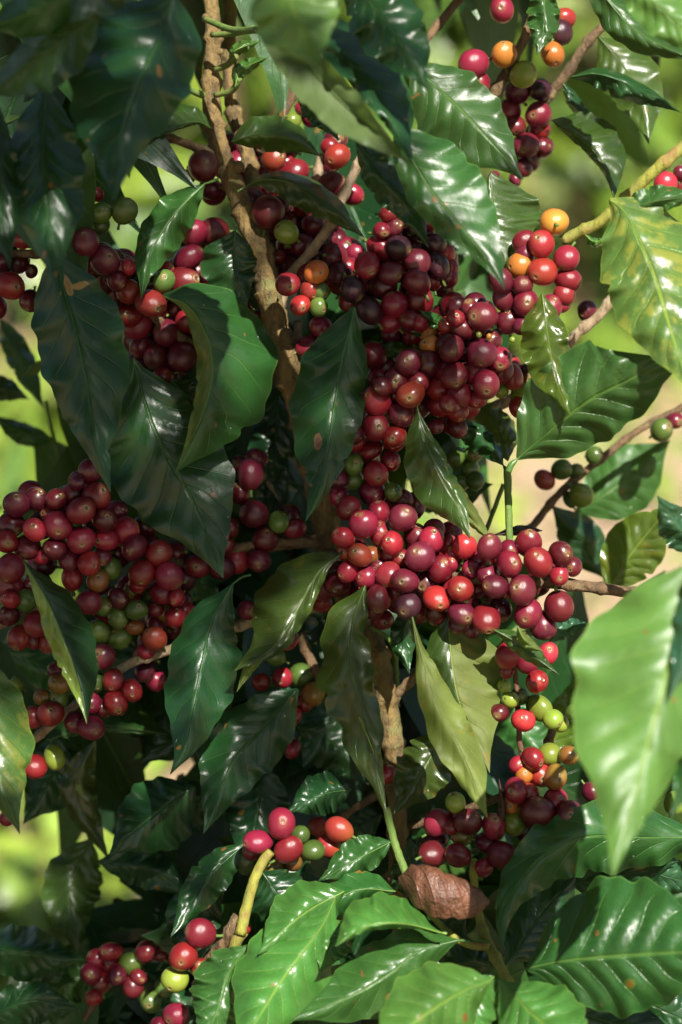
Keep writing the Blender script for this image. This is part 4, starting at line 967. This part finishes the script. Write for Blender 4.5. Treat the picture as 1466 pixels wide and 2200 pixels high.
for z_, poly in [
    (60, [(880, 140), (960, 165), (1080, 265), (1130, 390), (1050, 375), (930, 290)]),
    (90, [(950, 270), (1050, 340), (1065, 540), (1085, 620), (1000, 520), (915, 430)]),
    (125, [(845, 20), (940, 100), (925, 195), (850, 150)]),
    (215, [(640, -30), (760, -30), (755, 70), (690, 150)]),
    (210, [(1210, 1230), (1500, 1220), (1500, 1700), (1317, 1890), (1230, 1640)]),
    (105, [(1270, 430), (1500, 400), (1500, 860), (1420, 760), (1300, 600)]),
    (50, [(1120, 990), (1130, 890), (1300, 690), (1480, 740), (1480, 900), (1300, 990)]),
    (100, [(630, 2000), (1300, 1880), (1500, 1880), (1500, 2300), (500, 2300)]),
    (45, [(520, 1840), (960, 1870), (1010, 2030), (720, 2140), (480, 2080)]),
    (30, [(880, 1720), (1280, 1600), (1280, 1860), (880, 1880)]),
    (25, [(505, 650), (570, 690), (585, 800), (530, 770)]),
    (20, [(440, 1390), (505, 1390), (485, 1550), (425, 1520)]),
    (20, [(590, 1270), (660, 1240), (640, 1350), (590, 1390)]),
    (14, [(45, 1105), (100, 1105), (100, 1160), (45, 1160)]),
    (40, [(50, 1200), (110, 1290), (190, 1560), (150, 1530), (85, 1340)]),
]:
    LIT.append([(a - 1.19 * (z_ - 10), b + 2.77 * (z_ - 10)) for a, b in poly])
def lit(x, y, pad=0):
    return any(inpoly(x, y, p) for p in LIT) and not any(inpoly(x, y, p) for p in DARK)

def shade_tree():
    rng = random.Random(77)
    base = Vector((-2.1, -2.3, 0))
    root = thing('shade_tree', 'unseen broad leaved shade tree behind the camera on the left, crown shaped to dapple the coffee', 'tree', base)
    vs, fs, uvs = [], [], []
    centres = []
    tries = 0
    while len(centres) < 2300 and tries < 60000:
        tries += 1
        x = rng.uniform(-900, 1600); y = rng.uniform(-900, 2600)
        rpx = rng.uniform(26, 64)
        if any(lit(x + rpx * 0.8 * math.cos(k), y + rpx * 0.8 * math.sin(k)) for k in (0, 1.57, 3.14, 4.71)) or lit(x, y): continue
        # depth of what is shaded there varies: aim for the middle of the shrub
        s = rng.uniform(1.45, 2.3)
        c = P(x, y, 10) + SD * s
        if c.z < 1.75: continue
        gh = c - SD * (c.z / SD.z)
        if -0.55 < gh.x < -0.08 and 1.1 < gh.y < 1.9: continue
        a = rng.uniform(0, 6.28)
        e1 = SD.orthogonal().normalized(); e2 = SD.cross(e1)
        d = (e1 * math.cos(a) + e2 * math.sin(a)) + SD * rng.uniform(-.35, .35)
        L = rpx * PX * 2.0
        nrm = SD + Vector((rng.uniform(-.35, .35), rng.uniform(-.35, .35), rng.uniform(-.1, .3)))
        small_leaf(vs, fs, uvs, c - d.normalized() * L / 2, d, nrm, L, rpx * PX * 0.72, 0.15, 4)
        centres.append(c)
    # more crown to block the sky light, clear of the sunbeams
    n = tries = 0
    while n < 2600 and tries < 40000:
        tries += 1
        c = Vector((rng.uniform(-2.6, 2.6), rng.uniform(-3.6, -0.25), rng.uniform(1.95, 3.2)))
        dd = (F0 - c).dot(VD) / (-SD).dot(VD); hit = c - SD * dd - CAM
        dp = hit.dot(VD); px = W / 2 + hit.dot(RT) / dp / TAN * H / 2; py = H / 2 - hit.dot(UP) / dp / TAN * H / 2
        gh = c - SD * (c.z / SD.z)
        if -0.8 < gh.x < 1.1 and 0.9 < gh.y < 9: continue
        if any(lit(px + q_ * math.cos(k), py + q_ * math.sin(k)) for q_ in (140, 300) for k in (0, .8, 1.57, 2.4, 3.14, 3.9, 4.71, 5.5)) or lit(px, py): continue
        a = rng.uniform(0, 6.28)
        small_leaf(vs, fs, uvs, c, Vector((math.cos(a), math.sin(a), rng.uniform(-.6, .2))), Vector((rng.uniform(-.5, .5), rng.uniform(-.5, .5), 1)), rng.uniform(.14, .24), rng.uniform(.05, .08), .2, 4)
        n += 1
    link('crown', vs, fs, [LM['M']], root, uvs, origin=base.copy())
    tv, tf = [], []
    fork = Vector((-1.9, -2.2, 2.0))
    tube(tv, tf, [base + Vector((0, 0, -.1)), base.lerp(fork, .4), fork], [.13, .11, .09], 12, .08, rng)
    link('trunk', tv, tf, [BM['s']], root, origin=base.copy())
    tv, tf = [], []
    def shades(c):
        dd = (F0 - c).dot(VD) / (-SD).dot(VD); hit = c - SD * dd - CAM; dp = hit.dot(VD)
        return lit(W / 2 + hit.dot(RT) / dp / TAN * H / 2, H / 2 - hit.dot(UP) / dp / TAN * H / 2)
    made = 0
    for k in range(400):
        c = rng.choice(centres)
        m0 = fork.lerp(c, .5) + Vector((0, 0, .45))
        if made > 22 or any(shades(Vector(q)) for q in catmull([tuple(fork), tuple(m0), tuple(c)], 24)): continue
        made += 1
        m = fork.lerp(c, .5) + Vector((0, 0, .45))
        tube(tv, tf, [Vector(q) for q in catmull([tuple(fork), tuple(m), tuple(c)], 10)], [.03 * (1 - .085 * i) for i in range(11)], 6, .1, rng)
    link('limb', tv, tf, [BM['s']], root, origin=fork)
shade_tree()
